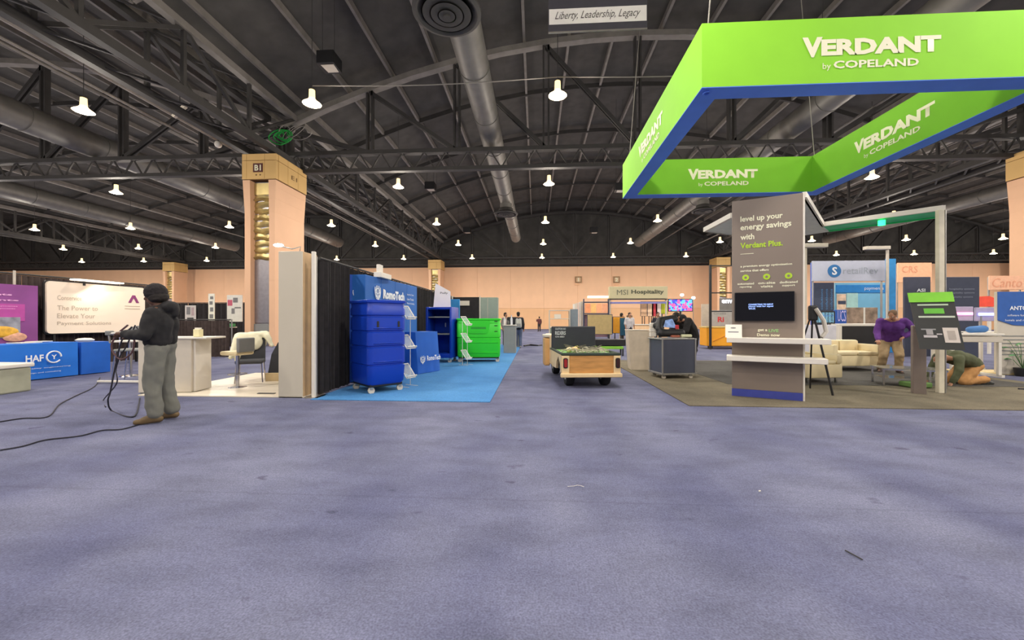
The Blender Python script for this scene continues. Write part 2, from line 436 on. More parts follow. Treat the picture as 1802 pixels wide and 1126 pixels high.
lu = bpy.data.lights.new('lamp_uplight', 'POINT'); lu.shadow_soft_size = .2; lu.energy = LAMP_W*.95; lu.color = (1, .9, .78)
ORD = ['', 'first', 'second', 'third', 'fourth', 'fifth', 'sixth', 'seventh', 'eighth', 'ninth', 'tenth', 'eleventh', 'twelfth', 'thirteenth', 'fourteenth', 'fifteenth']
for j in range(-3, 5):
    Y = 14.1+9.15*j; cnt = 0
    rng = range(-9, 10) if j >= 0 else range(-4, 5)
    for i in rng:
        X = .76+8.88*i
        if abs(X-25.5) < .5: pass
        if j == 4 and abs(X) > 70: continue
        dv = X*math.sin(-YAW)+Y*math.cos(YAW); uu = (X*math.cos(YAW)+Y*math.sin(YAW))/dv*FPX+901 if dv > 0 else -1
        inframe = j >= 0 and 0 < uu < 1802
        if inframe:
            cnt += 1
            lab = 'glowing high-bay ceiling lamp, %s row back, %s from the left' % (ORD[j+1], ORD[cnt]); grp = 'high-bay lamps'
        else:
            lab = 'high-bay lamp of the grid hung outside the picture'; grp = 'high-bay lamps outside the picture'
        t = T('ceiling_lamp', lab, 'ceiling lamp', (X, Y, 9.2), 0, grp)
        inst('housing', me_house, t); inst('reflector', me_refl, t); inst('lens', me_lens, t); inst('hanger', me_wire, t)
        o = bpy.data.objects.new('lamp_light', ld); COL.objects.link(o); o.parent = t; o.location = (0, 0, -.12)
        o = bpy.data.objects.new('lamp_uplight', lu); COL.objects.link(o); o.parent = t; o.location = (0, 0, -.42)
# cable slung between the nearest lamps
pts = []
for a, b in ((-8.1,.76), (.76,9.6)):
    for k in range(9): u = k/8; pts.append((a+(b-a)*u, 14.1, 9.86-.12*math.sin(PI*u)))
tag(MB().tube(pts, .02, 5).build('lamp_cable', M_purl), 'thin grey cable slung between the nearest ceiling lamps', 'cable')

# ------------------------------------------------------------------ columns
def column(x0, y0, wd, dp, label, name='trim', sign=None, number=5):
    t = T('trim_%d' % number, None, None, (x0, y0, 0)); t['kind'] = 'structure'
    cx = wd/2
    def hw(z): return .81 if z < 6.9 else (.81+(z-6.9)/1.67*.08 if z < 8.57 else .92)
    k = wd/1.83
    zs = [0, 3.4, 6.9, 7.6, 8.2, 8.56]
    for a, b in zip(zs, zs[1:]):        # stacked shaft panels: jamb left, jamb right, back
        for sx in (-1, 1):
            r = []
            for z in (a+.001, b-.001):
                h = hw(z)*k; q = .5*k
                xs = (cx-h, cx-q) if sx < 0 else (cx+q, cx+h)
                e = (hw(z)-.81)*.6
                r.append([(xs[0], -e, z), (xs[1], -e, z), (xs[1], dp+e, z), (xs[0], dp+e, z)])
            MB().loft(r).build('shaft_panel', M_col, t)
        MB().box(cx-.5*k, .35, a, cx+.5*k, dp-.3, b).build('core', M_silver, t)
    for i in range(10):   # folded brass sheet in the niche
        z = 4.5+i*.34
        mb = MB(); n = 6
        rows = [(z, .33), (z+.1, .2+.03*(i % 3)), (z+.17, .3), (z+.33, .33)]
        g = [[(cx-.49*k+.98*k*j/n, yy+.03*math.sin(j*1.7+i), zz+.04*math.sin(j*1.1+i*2)) for j in range(n+1)] for zz, yy in rows]
        vs = [p for r in g for p in r]; fs = [(a*(n+1)+b, a*(n+1)+b+1, (a+1)*(n+1)+b+1, (a+1)*(n+1)+b) for a in range(3) for b in range(n)]
        mb.add(vs, fs).build('niche_sheet', M_brass, t, True)
    MB().box(cx-.49*k, .3, 1.2, cx+.49*k, .34, 4.45).build('niche_panel', M_silver, t)
    MB().box(cx-.49*k, .28, 7.9, cx+.49*k, .36, 8.5).build('niche_panel', M_brass, t)
    MB().box(cx-.49*k, .24, .15, cx+.49*k, .34, 1.15).build('niche_panel', M_greyp, t)
    # cap in separate panels
    for z0, z1 in ((8.6, 9.55), (9.57, 9.9)):
        for a, b in ((0, .24), (.25, 1.2), (1.21, 1.83)):
            MB().rbox(a*k, -.06, z0, b*k, .12, z1, .008, 1).build('cap_panel', M_cap, t)
        for a, b in ((.13, .9), (.92, 1.8), (1.82, dp+.06)):
            MB().rbox(wd-.1, a, z0, wd+.02, b, z1, .008, 1).build('cap_panel', M_cap, t)
            MB().rbox(-.02, a, z0, .1, b, z1, .008, 1).build('cap_panel', M_cap, t)
    MB().box(.04, .02, 8.58, wd-.04, dp, 9.88).build('cap_core', M_joint, t)
    if sign:
        MB().box(.62, -.09, 8.95, 1.12, -.06, 9.4).build('sign_plate', mat('oxblood_sign', (84,34,30), .6), t)
        text(sign, .87, -.094, 9.02, M_cream, t, width=.34, height=.3, bold=.02, align='CENTER')
        for q in (.74, .95): MB().box(q, -.075, 8.78, q+.07, -.06, 8.84).build('sign_mark', M_joint, t)
        text('E1', wd+.03, 1.2, 9.0, M_joint, t, width=.5, height=.22, face='x')
    return t
column(-15.13, 19.85, 1.83, 2.6, '', sign='B1', number=5)
column(24.6, 19.85, 1.83, 2.6, '', number=6)
column(-15.3, 56.2, 1.83, 2.2, '', number=7)
column(24.6, 56.2, 1.83, 2.2, '', number=8)
column(-55.2, 56.2, 1.83, 2.2, '', number=9)
column(64.5, 56.2, 1.83, 2.2, '', number=10)

# little things at roof level round the marked column
mb = MB(); c0 = W(492,238,19.6)
for k in range(5):
    r = .2+.07*k
    mb.tube([(c0.x+.25*math.sin(k)+r*math.cos(a*.5)*(1.1), 19.6+.05*k, c0.z+r*.8*math.sin(a*.5)+.05*math.sin(a)) for a in range(13)], .03, 5)
tag(mb.build('cable_coil', mat('green_cable', (30,150,60), .6)), 'tangled coil of green cable above the marked column', 'cable')
mb = MB()
for k in range(4):
    mb.tube([(c0.x+.2+.5*k*.5+(.3+.1*k)*math.cos(a*.5), 19.7+.05*k, c0.z+.2+.35*math.sin(a*.5+k)) for a in range(12)], .02, 5)
tag(mb.build('cable_coil', M_purl), 'loose grey cable loops hanging beside the green coil', 'cable')
t = T('dome_camera', 'small white dome camera hanging left of the marked column', 'camera', W(384,254,19.5))
MB().ball((0,0,0), .17).build('dome', M_white, t, True)
MB().tube([(0,0,.1),(0,0,4.2)], .03, 6).build('stem', M_steel, t)
t = T('tube_light', 'short white tube fitting clipped under the girder at upper left', 'light', W(316,196,17))
MB().bar((-.28,0,-.24), (.28,0,.24), .14).build('body', M_offw, t)
MB().bar((.0,0,.1), (.05,0,3.2), .03).build('bracket', M_steel, t)

# ------------------------------------------------------------------ banner at the top
t = T('hanging_banner', 'dark banner with white band of script writing at the top of the picture', 'banner', (.34, 11, 9.22))
M_ban = mat('charcoal_banner', (72,70,78), .8, var=.05)
MB().box(0, 0, 0, 2.66, .02, 1.6).build('cloth', M_ban, t)
MB().box(0.02, -.006, .2, 2.64, -.001, .62).build('white_band', mat('banner_band', (250,246,240), .8, var=.03), t)
text('Liberty, Leadership, Legacy', 1.33, -.012, .27, mat('grey_script', (96,90,88), .8), t, width=2.3, height=.27, shear=.5, align='CENTER')
MB().bar((0,.01,-.01), (2.66,.01,-.01), .035).build('bottom_rod', M_purl, t)
for x in (.05, 2.61): MB().tube([(x,0,1.6),(x,0,6)], .01, 4).build('wire', M_steel, t)

# ------------------------------------------------------------------ green hanging sign
X0, X1, Y0, Y1 = 2.6, 8.17, 6.45, 12.2; Z0, Z1 = 5.0, 6.0; TH = .34
t = T('hanging_sign', 'huge square lime green hanging sign with blue underside over the grey tower booth', 'sign', (X0, Y0, 0))
Wd, Dp = X1-X0, Y1-Y0
M_green_shaded = mat('lime_fabric_shaded', (122,190,44), .8, var=.03, scale=2)  # same lime fabric, shade of the less lit sides painted into the colour
def mitre(side, z0, z1, e=0):
    a = [(0,0),(Wd,0),(Wd,Dp),(0,Dp)]; b = [(TH,TH),(Wd-TH,TH),(Wd-TH,Dp-TH),(TH,Dp-TH)]
    i = side; j = (i+1) % 4
    return [a[i], a[j], b[j], b[i]]
for side, nm in enumerate(('front', 'right', 'back', 'left')):
    q = mitre(side, 0, 0)
    MB().slab(q, Z0, Z1).build('fabric_side', M_green if side in (0, 3) else M_green_shaded, t)
    MB().slab(q, Z0-.012, Z0-.001).build('blue_underside', M_bluef, t)
def sign_text(o_x, o_y, rz, wv=2.02):
    e = bpy.data.objects.new('wordmark', None); COL.objects.link(e); e.parent = t; e.location = (o_x, o_y, 0); e.rotation_euler = (0,0,rz)
    text('V', -wv/2, 0, 5.40, M_cream, e, width=.3, height=.31, bold=.0052)
    text('ERDANT', -wv/2+.28, 0, 5.42, M_cream, e, width=wv-.28, height=.25, bold=.0052)
    text('COPELAND', -wv/2+.46, 0, 5.215, M_cream, e, width=1.24, height=.12, bold=.006)
    text('by', -wv/2+.3, 0, 5.185, M_cream, e, width=.12, height=.12)
sign_text(2.52, -.006, 0)
sign_text(-.006, 2.9, -PI/2, 1.9)
sign_text(TH+2.42, Dp-TH-.006, 0, 1.95)
sign_text(Wd-TH-.006, 2.9, -PI/2, 2.0)
for x, y in ((.15,.15), (Wd-.15,.15), (.15,Dp-.15), (Wd-.15,Dp-.15)):
    MB().tube([(x,y,Z1),(x+.6*(1 if x<3 else -1),y,13.5)], .012, 4).build('rigging_wire', M_purl, t)
MB().tube([(.12+.05*math.cos(a), .12+.05*math.sin(a), Z0-.03) for a in range(10)], .012, 5).build('cable_knot', M_bluef, t)

# ------------------------------------------------------------------ drapes
def drape(p0, p1, z1, label, m, n_panel, z0=.03, amp=.035, wl=.13, posts=True, group=None):
    t = TF('pipe_and_drape', label, 'drape', p0, p1, group=group)
    L = (Vector(p1)-Vector(p0)).length
    for k in range(n_panel):
        a = L*k/n_panel; b = L*(k+1)/n_panel-.01; n = max(8, int((b-a)/wl*5)); rows = []
        for zi in range(5):
            z = z0+(z1-.03-z0)*zi/4; r = []
            for i in range(n+1):
                x = a+(b-a)*i/n; ph = 2*PI*x/wl
                r.append((x, (math.sin(ph)+.5*math.sin(ph*.37+k+zi*.3))*amp*(1.15-.25*zi/4), z))
            rows.append(r)
        vs = [p for r in rows for p in r]+[(p[0], p[1]+.008, p[2]) for r in rows for p in r]; N = 5*(n+1); fs = []
        for i in range(4):
            for j in range(n):
                q = (i*(n+1)+j, i*(n+1)+j+1, (i+1)*(n+1)+j+1, (i+1)*(n+1)+j); fs.append(q); fs.append(tuple(N+e for e in reversed(q)))
        MB().add(vs, fs).build('drape_panel', m, t, True)
    MB().tube([(0,0,z1), (L,0,z1)], .022, 8).build('top_rail', M_steel, t)
    for k in range(n_panel//2+1):
        x = L*min(1, 2*k/n_panel)
        MB().tube([(x,.06,0),(x,.06,z1+.02)], .022, 8).build('upright', M_alu, t)
        MB().box(x-.2,-.0,0,x+.2,.3,.01).build('base_plate', M_alu, t)
    return t
drape((-3.86,6.95), (-4.0,20.5), 2.46, 'black cloth drape wall behind the blue laundry trucks', M_blackcloth, 10)
t = T('drape_post', 'white vertical post at the near end of the black drape wall', 'post', (-3.86, 6.76, 0))
MB().rbox(-.03,-.03,0,.03,.03,2.54,.006,1).build('pole', M_white, t)
MB().box(-.12,-.1,0,.12,.25,.012).build('base_plate', M_alu, t)
drape((-26,25.5), (-14.9,25.5), 2.5, 'far black drape wall between the standing man and the marked column', M_blackcloth, 8, wl=.4, amp=.06)
drape((-13.62,6.2), (-13.32,13.3), 2.55, 'dark brown drape wall behind the blue table and white board', M_brown, 6)
drape((-13.1,13.7), (-10.9,13.7), 1.36, 'low dark brown drape by the white upright, under the board corner', M_brown, 2)

# ------------------------------------------------------------------ left: purple banner, white board, table
LB = (-13.3, 6.2, 0)
p0, p1 = Vector((-13.2, 8.2, 0)), Vector((-13.0, 9.72, 0))
t = TF('banner_stand', 'purple and magenta printed banner at the left edge with food photo', 'banner', p0, p1)
M_purp = mat('purple_banner', (140,72,140), .7, var=.12, scale=1.5)
Lp = (p1-p0).length
MB().box(0,0,.02,Lp,.05,2.24).build('panel', M_purp, t)
MB().box(0,-.012,1.32,Lp-.25,-.001,1.75).build('magenta_patch', mat('magenta_print', (186,76,158), .7), t)
for k, (xx, zz, ww, hh) in enumerate([(.1,1.94,.95,.06),(.02,1.81,1.15,.05),(.0,1.65,.55,.06),(.75,1.68,.4,.02),(.75,1.62,.36,.02)]):
    text('payments', xx, -.014, zz, mat('pink_print', (244,180,226), .7), t, width=ww, height=hh, bold=.01)
MB().rbox(.02,-.02,.9,1.2,-.002,1.42,.008,1).build('photo_card', mat('photo_teal', (150,150,160), .6, var=.4, scale=5), t)
MB().ball((.85,-.02,1.06), .32, .03, .14).build('photo_basket', mat('photo_yellow', (236,176,60), .6, var=.3, scale=9), t, True)
MB().ball((.5,-.02,.93), .3, .028, .1).build('photo_fruit', mat('photo_salmon', (240,150,110), .6, var=.35, scale=9), t, True)
MB().ball((1.1,-.02,.92), .22, .026, .12).build('photo_fruit', mat('photo_salmon2', (232,170,140), .6, var=.35, scale=9), t, True)
MB().tube([(1.15,.1,0),(1.15,.1,2.6)], .025, 6).build('pole', M_offw, t)

p0, p1 = Vector((-13.05, 9.95, 0)), Vector((-12.85, 12.45, 0))
t = TF('backlit_board', 'large white rounded board with a purple chevron mark and faint writing', 'board', p0, p1)
Lb = (p1-p0).length
def rrect(x0, z0, x1, z1, r, n=5):
    P_ = []
    for cx, cz, a0 in ((x1-r,z0+r,-PI/2),(x1-r,z1-r,0),(x0+r,z1-r,PI/2),(x0+r,z0+r,PI)):
        for i in range(n+1): a = a0+PI/2*i/n; P_.append((cx+r*math.cos(a), cz+r*math.sin(a)))
    return P_
MB().prism(rrect(0,.98,Lb,2.4,.1), 0, .06).build('panel', mat('white_board_face', (246,228,206), .5, var=.03, scale=1), t)
MB().prism(rrect(-.03,.95,Lb+.06,2.43,.1), .061, .1).build('frame', M_black, t)
for x in (.2, Lb-.2): MB().bar((x,.08,0),(x,.08,1.0),.05).build('leg', M_black, t)
M_faint = mat('faint_print', (188,172,152), .7)
for s_, zz, ww in (('Conservice', 1.9, .55), ('The Power to', 1.62, .95), ('Elevate Your', 1.4, .88), ('Payment Solutions', 1.18, 1.3)):
    text(s_, .22, -.006, zz, M_faint, t, width=ww, height=.13)
MB().prism([(2.0,1.9),(2.08,1.9),(2.16,2.06),(2.24,1.9),(2.32,1.9),(2.2,2.14),(2.12,2.14)], -.012, -.001).build('logo', mat('plum_logo', (136,52,112), .6), t)
for zz in (1.78, 1.7): MB().box(1.9,-.008,zz,2.35,-.001,zz+.018).build('small_print', M_faint, t)
t2 = T('light_bar', 'slim white lamp bar clamped on top of the white board', 'lamp', (-13.0, 10.75, 2.46))
MB().rbox(-.03,-.3,0,.25,.95,.045,.01,1).build('bar', mat('bar_lamp', (255,240,220), .4, emit=1.2), t2)
MB().box(0,-.0,-.12,.03,.06,.02).build('clamp', M_black, t2)
a = bpy.data.lights.new('bar_light', 'AREA'); a.shape = 'RECTANGLE'; a.size = 1.1; a.size_y = .2; a.energy = 8; a.color = (1,.9,.78)
o = bpy.data.objects.new('bar_light', a); COL.objects.link(o); o.parent = t2; o.location = (.3,.3,-.02); o.rotation_euler = (0, -.6, PI/2)

def cloth_table(p0, p1, depth, h, label, m, name='draped_table', flare=.0, waves=9):
    t = TF(name, label, 'table', p0, p1); L = (Vector(p1)-Vector(p0)).length
    per = []
    n = 40
    base = [(0,0),(L,0),(L,depth),(0,depth)]
    segs = []
    for i in range(4):
        a, b = Vector(base[i]), Vector(base[(i+1) % 4]); k = max(3, int((b-a).length/.09))
        for j in range(k): segs.append((a+(b-a)*j/k, i))
    rings = []
    for zi in range(5):
        z = h-(h-.02)*zi/4; r = []
        for idx, (p, sd) in enumerate(segs):
            c = Vector((L/2, depth/2)); d = (p-c); f = zi/4
            amp = .012*f*math.sin(idx*1.9)+flare*f
            nrm = [Vector((0,-1)),Vector((1,0)),Vector((0,1)),Vector((-1,0))][sd]
            q = p+nrm*amp; r.append((q.x, q.y, z))
        rings.append(r)
    MB().loft(rings).build('tablecloth', m, t, True)
    return t, L
t, L = cloth_table((-11.4,6.3,0), (-11.1,9.08,0), .75, .82, 'long table under bright blue cloth with white ring logo', mat('azure_cloth', (24,112,212), .7, var=.05, scale=3))
text('HAF', 1.84, -.05, .42, M_print_white, t, width=.30, height=.15, bold=.02)
MB().tube([(2.32+.13*math.cos(a/20*2*PI),-.05,.5+.13*math.sin(a/20*2*PI)) for a in range(19)], .016, 6).build('ring_logo', M_print_white, t)
text('Y', 2.32, -.055, .45, M_print_white, t, width=.1, height=.1, bold=.01, align='CENTER')
text('hospitality engineering', 1.68, -.045, .25, M_print_white, t, width=.95, height=.03)
text('design and consulting', 1.85, -.045, .15, M_print_white, t, width=.6, height=.03)
t, L = cloth_table((-11.08,9.14,0), (-10.97,9.72,0), .7, .80, 'shorter table end under blue cloth next to the long one', mat('azure_cloth_b', (20,96,196), .7, var=.08, scale=3))
t = T('paper_stack', 'white papers lying on the blue cloth table', 'paper', (-11.6, 8.6, .822))
MB().rbox(-.2,-.35,0,.15,.05,.02,.004,1).build('sheet', M_white, t); MB().rbox(-.1,-.1,.02,.15,.25,.035,.004,1).build('sheet', M_white, t)
t = T('round_dish', 'white rounded dish on the blue table end', 'dish', (-11.3, 9.4, .802))
MB().lathe([(0,0),(.14,0),(.18,.05),(.12,.09),(0,.1)]).build('bowl', M_white, t, True)
t = T('storage_bin', 'pale grey bin at the left edge in front of the blue table', 'bin', (-9.9, 6.9, 0))
MB().rbox(-.6,-.5,0,.28,.2,.46,.03).build('body', mat('khaki_bin', (168,168,146), .7), t)
MB().rbox(-.63,-.53,.46,.31,.23,.54,.02).build('rim', M_white, t)

# white bistro table + grey shell chair + upright
def bistro(x, y, h, r, label):
    t = T('bistro_table', label, 'table', (x, y, 0))
    MB().lathe([(0,h-.03),(r,h-.03),(r,h),(0,h)], seg=28).build('table_top', M_white, t)
    MB().tube([(0,0,.02),(0,0,h-.03)], .03, 8).build('stem', M_chrome, t)
    MB().lathe([(0,0),(r*.6,0),(r*.55,.02),(.03,.04),(0,.04)], seg=24).build('foot', M_chrome, t)
bistro(-9.75, 9.1, .86, .36, 'thin white round table beside the blue cloth table')
t = T('shell_chair', 'grey rounded shell backed chair by the white board', 'chair', (-9.1, 8.7, 0), .3)
g = MB(); n = 12
poly = [(.28*math.cos(PI*i/n), 1.02+.2*math.sin(PI*i/n)) for i in range(n+1)]
MB().prism(poly, -.02, .03).build('backrest', M_greyp, t)
MB().rbox(-.25,-.45,.66,.25,0,.71,.02).build('seat', M_greyp, t)
for sx in (-1,1):
    MB().tube([(sx*.2,-.02,.66),(sx*.2,0,1.04)], .013, 6).build('back_post', M_chrome, t)
    for sy in (-.42,-.03): MB().tube([(sx*.22,sy,.66),(sx*.27,sy-.02,0)], .013, 6).build('leg', M_chrome, t)
t = T('upright_post', 'white upright post beside the standing man, left of the counter', 'post', (-8.35, 8.0, 0))
MB().rbox(-.03,-.03,0,.03,.03,1.02,.006,1).build('pole', M_white, t)
MB().rbox(-1.0,.0,.02,.03,.06,.06,.006,1).build('foot_rail', M_white, t)

# counter
t = TF('reception_counter', 'white reception counter right behind the standing man', 'counter', (-7.2,6.85,0), (-6.33,6.98,0))
Lc = .9
MB().rbox(0,0,.03,Lc,.5,1.0,.006,1).build('cabinet', M_offw, t)
MB().rbox(-.02,-.03,1.0,Lc+.28,.55,1.035,.006,1).build('worktop', M_white, t)
MB().rbox(Lc+.002,.05,.03,Lc+.04,.5,.99,.005,1).build('side_panel', M_white, t)
MB().box(.02,.02,0,Lc-.02,.48,.03).build('plinth', M_greyp, t)
t = T('paper_cup', 'pale yellow carton standing on the white counter', 'carton', (-6.32, 7.15, 1.037))
MB().rbox(-.06,-.05,0,.06,.05,.14,.006,1).build('box', mat('pale_yellow', (232,222,176), .6), t)
MB().box(-.06,-.012,.14,.06,.012,.17).build('spout', M_white, t)

# bar stool + jacket chair + dark chair
t = T('bar_stool', 'white padded bar stool with grey back on a chrome pedestal', 'stool', (-5.9, 7.6, 0), -.2)
MB().rbox(-.22,-.2,.66,.2,.2,.74,.03).build('seat', M_sofa, t)
MB().rbox(.17,-.18,.72,.24,.18,1.0,.02).build('backrest', M_greyp, t)
MB().tube([(0,0,.02),(0,0,.66)], .03, 10).build('pedestal', M_chrome, t)
MB().lathe([(0,0),(.2,0),(.18,.02),(.04,.04),(0,.04)], seg=24).build('base', M_chrome, t)
MB().tube([(.16*math.cos(a/12*2*PI), .16*math.sin(a/12*2*PI), .28) for a in range(13)], .01, 6).build('footring', M_chrome, t)
t = T('side_chair', 'grey chair carrying the white jacket on the laminate floor', 'chair', (-6.15, 8.3, 0), .5)
MB().rbox(-.25,-.25,.42,.25,.25,.5,.03).build('seat', mat('charcoal_fabric', (74,76,80), .9), t)
MB().rbox(-.25,.2,.4,.25,.27,1.02,.03).build('backrest', MATS['charcoal_fabric'], t)
for sx in (-1,1):
    for sy in (-1,1): MB().tube([(sx*.22,sy*.2,.44),(sx*.25,sy*.23,0)], .014, 6).build('leg', M_chrome, t)
jk = T('white_jacket', 'cream white jacket draped over the grey chair back', 'jacket', (-6.15, 8.3, 0), .5)
blob('cloth', [('c',(-.26,.22,1.0),.075,(.26,.24,1.03),.08), ('e',(-.05,.17,.86),.27,.06,.2,14,10), ('e',(.02,.31,.84),.26,.05,.22,14,10), ('c',(-.27,.16,.95),.07,(-.36,.02,.55),.045), ('c',(.28,.2,1.0),.07,(.38,.16,.78),.045), ('c',(-.2,.14,.8),.07,(-.26,.08,.5),.05)],
     mat('cream_jacket', (240,236,206), .85, var=.04), jk, .02, 3, .03, .1)
t = T('lounge_chair', 'black upholstered low chair on tan base beside the white panel', 'chair', (-5.45, 8.75, 0), .15)
MB().loft([[(-.42,-.3,.2),(.45,-.3,.2),(.45,.3,.2),(-.42,.3,.2)],[(-.36,-.28,.6),(.45,-.28,.6),(.45,.3,.6),(-.36,.3,.6)],[(-.25,-.22,.86),(.45,-.22,.88),(.45,.26,.88),(-.25,.26,.86)]]).build('upholstery', mat('black_upholstery', (44,46,50), .9), t)
MB().rbox(-.46,-.34,.0,.46,.34,.2,.01,1).build('plinth', mat('tan_plinth', (196,174,132), .7), t)
MB().box(-.01,-.35,.0,.005,-.34,.2).build('plinth_joint', M_joint, t)
t = T('floor_bracket', 'small dark metal strip lying on the laminate floor edge', 'bracket', (-4.85, 6.95, .022))
MB().rbox(-.16,-.03,0,.16,.03,.012,.003,1).build('strip', M_black, t)

# tall white panel with spotlight
t = T('partition_panel', 'tall narrow white partition panel at the near end of the booth', 'partition', (-4.46, 6.7, 0))
MB().rbox(0,0,0,.43,.02,2.54,.004,1).build('front_board', mat('warm_grey_board', (200,192,174), .6, var=.03, scale=1), t)
MB().rbox(.0,.022,0,.43,.47,2.54,.004,1).build('core', mat('tan_core', (196,164,124), .7), t)
t = T('arm_spotlight', 'lit spotlight on a curved arm over the tall white panel', 'lamp', (-4.3, 6.85, 2.54))
MB().tube([(.06,.1,0),(.1,.08,.12),(-.02,.02,.07),(-.15,-.06,.1)], .012, 6).build('arm', M_alu, t)
MB().ball((-.2,-.09,.12), .09, .05, .03).build('lamp_head', mat('cool_lamp', (225,235,255), .4, emit=9), t, True)
MB().rbox(.02,.06,-.03,.11,.14,.03,.005,1).build('clamp', M_alu, t)
tag(MB().rbox(-4.25,7.3,0,-3.95,7.36,2.3,.01,1).build('wood_board', mat('brown_board', (120,84,58), .7)), 'brown board edge between the white panel and the drape post', 'board')

# green products table far left centre
t = T('display_table', 'black clothed table with green goods under the far black drape', 'table', (-15.0, 19.6, 0))
MB().rbox(-3.4,-.4,0,-.6,.3,.95,.03).build('tablecloth', M_blackcloth, t)
MB().rbox(-3.5,-.45,.95,-.5,.35,1.0,.01,1).build('table_top', M_white, t)
for i in range(7):
    tag(MB().rbox(-18.3+i*.42,19.4,1.0,-17.95+i*.42,19.75,1.16+.06*(i%3),.02).build('goods_tray', mat('tray_green', (64,140,84), .6)),
        'green tray of goods on the far black table, %s from the left' % ORD[i+1], 'tray', 'green trays on the far black table')
def poster(p, w_, h_, label, col, marks, rz=0, name='poster', stand=True):
    t = T(name, label, 'poster', p, rz)
    MB().box(-w_/2,0,0,w_/2,.03,h_).build('board', mat('poster_%s' % label[:24], col, .7, var=.06), t)
    if stand: MB().bar((0,.05,-p.z),(0,.05,.3),.04).build('stand_post', M_black, t)
    for (x0,z0,x1,z1,c) in marks:
        MB().box(x0*w_,-.008,z0*h_,x1*w_,-.001,z1*h_).build('print_block', mat('ink_%d_%d_%d' % c, c, .7), t)
    return t
gp = (120,118,118)
poster(W(372,565,20.15), .34, 1.45, 'tall narrow white poster with black symbols behind the green trays', (226,222,208), [(-.3,.1,.3,.25,gp),(-.2,.35,.3,.5,gp),(-.3,.6,.2,.72,gp),(-.2,.8,.3,.9,gp)])
poster(W(413,566,20.15), .85, 1.4, 'wide white poster with pink and black symbols left of the marked column', (214,210,200), [(-.1,.72,.2,.9,gp),(-.45,.6,-.15,.82,(190,90,110)),(0,.5,.4,.55,gp),(-.2,.3,.0,.5,gp)])
poster(W(335,573,25.35), .75, 1.35, 'white poster with round dark picture hung on the far black drape', (196,190,184), [(-.35,.55,.0,.92,gp),(.1,.5,.35,.9,(170,150,150)),(-.3,.08,.3,.4,(60,60,60))])

# ------------------------------------------------------------------ laundry trucks
def rr_ring(w_, d_, z, r, inset=0, n=4):
    out = []
    x0, x1, y0, y1 = inset, w_-inset, inset, d_-inset
    for cx, cy, a0 in ((x1-r,y0+r,-PI/2),(x1-r,y1-r,0),(x0+r,y1-r,PI/2),(x0+r,y0+r,PI)):
        for i in range(n+1): a = a0+PI/2*i/n; out.append((cx+r*math.cos(a), cy+r*math.sin(a), z))
    return out
def caster(parent, x, y, h, r=.06, m=None):
    e = bpy.data.objects.new('caster', None); COL.objects.link(e); e.parent = parent; e.location = (x, y, 0)
    MB().lathe([(0,-.02),(r,-.02),(r,.02),(0,.02)], (0,0,r), 16, 'y').build('wheel', m or M_offw, e, True)
    MB().rbox(-.03,-.03,r*1.2,.03,.03,h,.005,1).build('fork', M_alu, e)
def poly_truck(p0, p1, d, h, m, label, grooves, zb=.16, slots=True):
    t = TF('laundry_truck', label, 'laundry truck', p0, p1); w_ = (Vector(p1)-Vector(p0)).length
    zs = [(zb, .05), (zb+.05, .02)]
    for g in grooves: zs += [(g-.025,.006), (g-.012,.026), (g+.01,.026), (g+.025,.004)]
    zs += [(h-.16,.0), (h-.13,.014), (h-.06,.014), (h-.05,-.012), (h-.01,-.015), (h,.0)]
    rings = [rr_ring(w_, d, z, .09, i) for z, i in zs]
    rings += [rr_ring(w_, d, h, .06, .05), rr_ring(w_, d, zb+.1, .05, .08)]
    MB().loft(rings).build('tub', m, t, True)
    MB().rbox(.06,.06,zb-.04,w_-.06,d-.06,zb+.01,.01,1).build('chassis', M_black, t)
    for x in (.1, w_-.1):
        for y in (.1, d-.1): caster(t, x, y, zb-.03)
    if slots:
        for x in (w_*.24, w_*.78): MB().prism(rrect(x-.02,1.18,x+.02,1.33,.018), -.003, .02).build('hand_slot', M_black, t)
    return t, w_
# truck 1: two faces seen, near corner at (-3.0,7.0)
c0 = G(648,680,.16); cl = G(601,672,.16); cr = G(716,672,.16)
t, w1 = poly_truck(c0, cr, .88, 1.72, M_poly, 'tall royal blue plastic laundry truck on casters, nearest of the row', [.52,.86,1.14,1.42])
for z in (.52,.86,1.14): MB().rbox(.1,-.012,z+.05,w1-.1,.02,z+.075,.008,1).build('ridge', M_poly, t, True)
# truck 2 open shelves
t = TF('laundry_truck', 'royal blue open fronted shelf truck with two grey shelves', 'laundry truck', (-3.47,12.48,0), (-2.62,12.40,0)); w2 = .85; d2=.75
MB().rbox(0,0,.16,.05,d2,1.76,.015).build('side_wall', M_poly, t, True)
MB().rbox(w2-.05,0,.16,w2,d2,1.76,.015).build('side_wall', M_poly, t, True)
MB().rbox(.03,d2-.05,.16,w2-.03,d2,1.76,.015).build('back_wall', M_poly, t, True)
MB().rbox(.03,0,.16,w2-.03,d2-.03,.3,.015).build('floor_pan', M_poly, t, True)
MB().rbox(.03,0,1.68,w2-.03,d2-.03,1.76,.015).build('top', M_poly, t, True)
MB().rbox(.0,-.02,.16,.07,.02,1.76,.012).build('front_edge', M_poly, t, True)
MB().rbox(w2-.07,-.02,.16,w2,.02,1.76,.012).build('front_edge', M_poly, t, True)
for z in (.88, 1.42): MB().rbox(.06,.05,z,w2-.06,d2-.06,z+.04,.008,1).build('shelf', M_greyp, t)
for x in (.42,.78): MB().prism(rrect(x-.02,1.12,x+.02,1.26,.018), d2-.075, d2-.052).build('hand_slot', M_print_white, t)
for x in (.1, w2-.1):
    for y in (.1, d2-.1): caster(t, x, y, .14, .055)
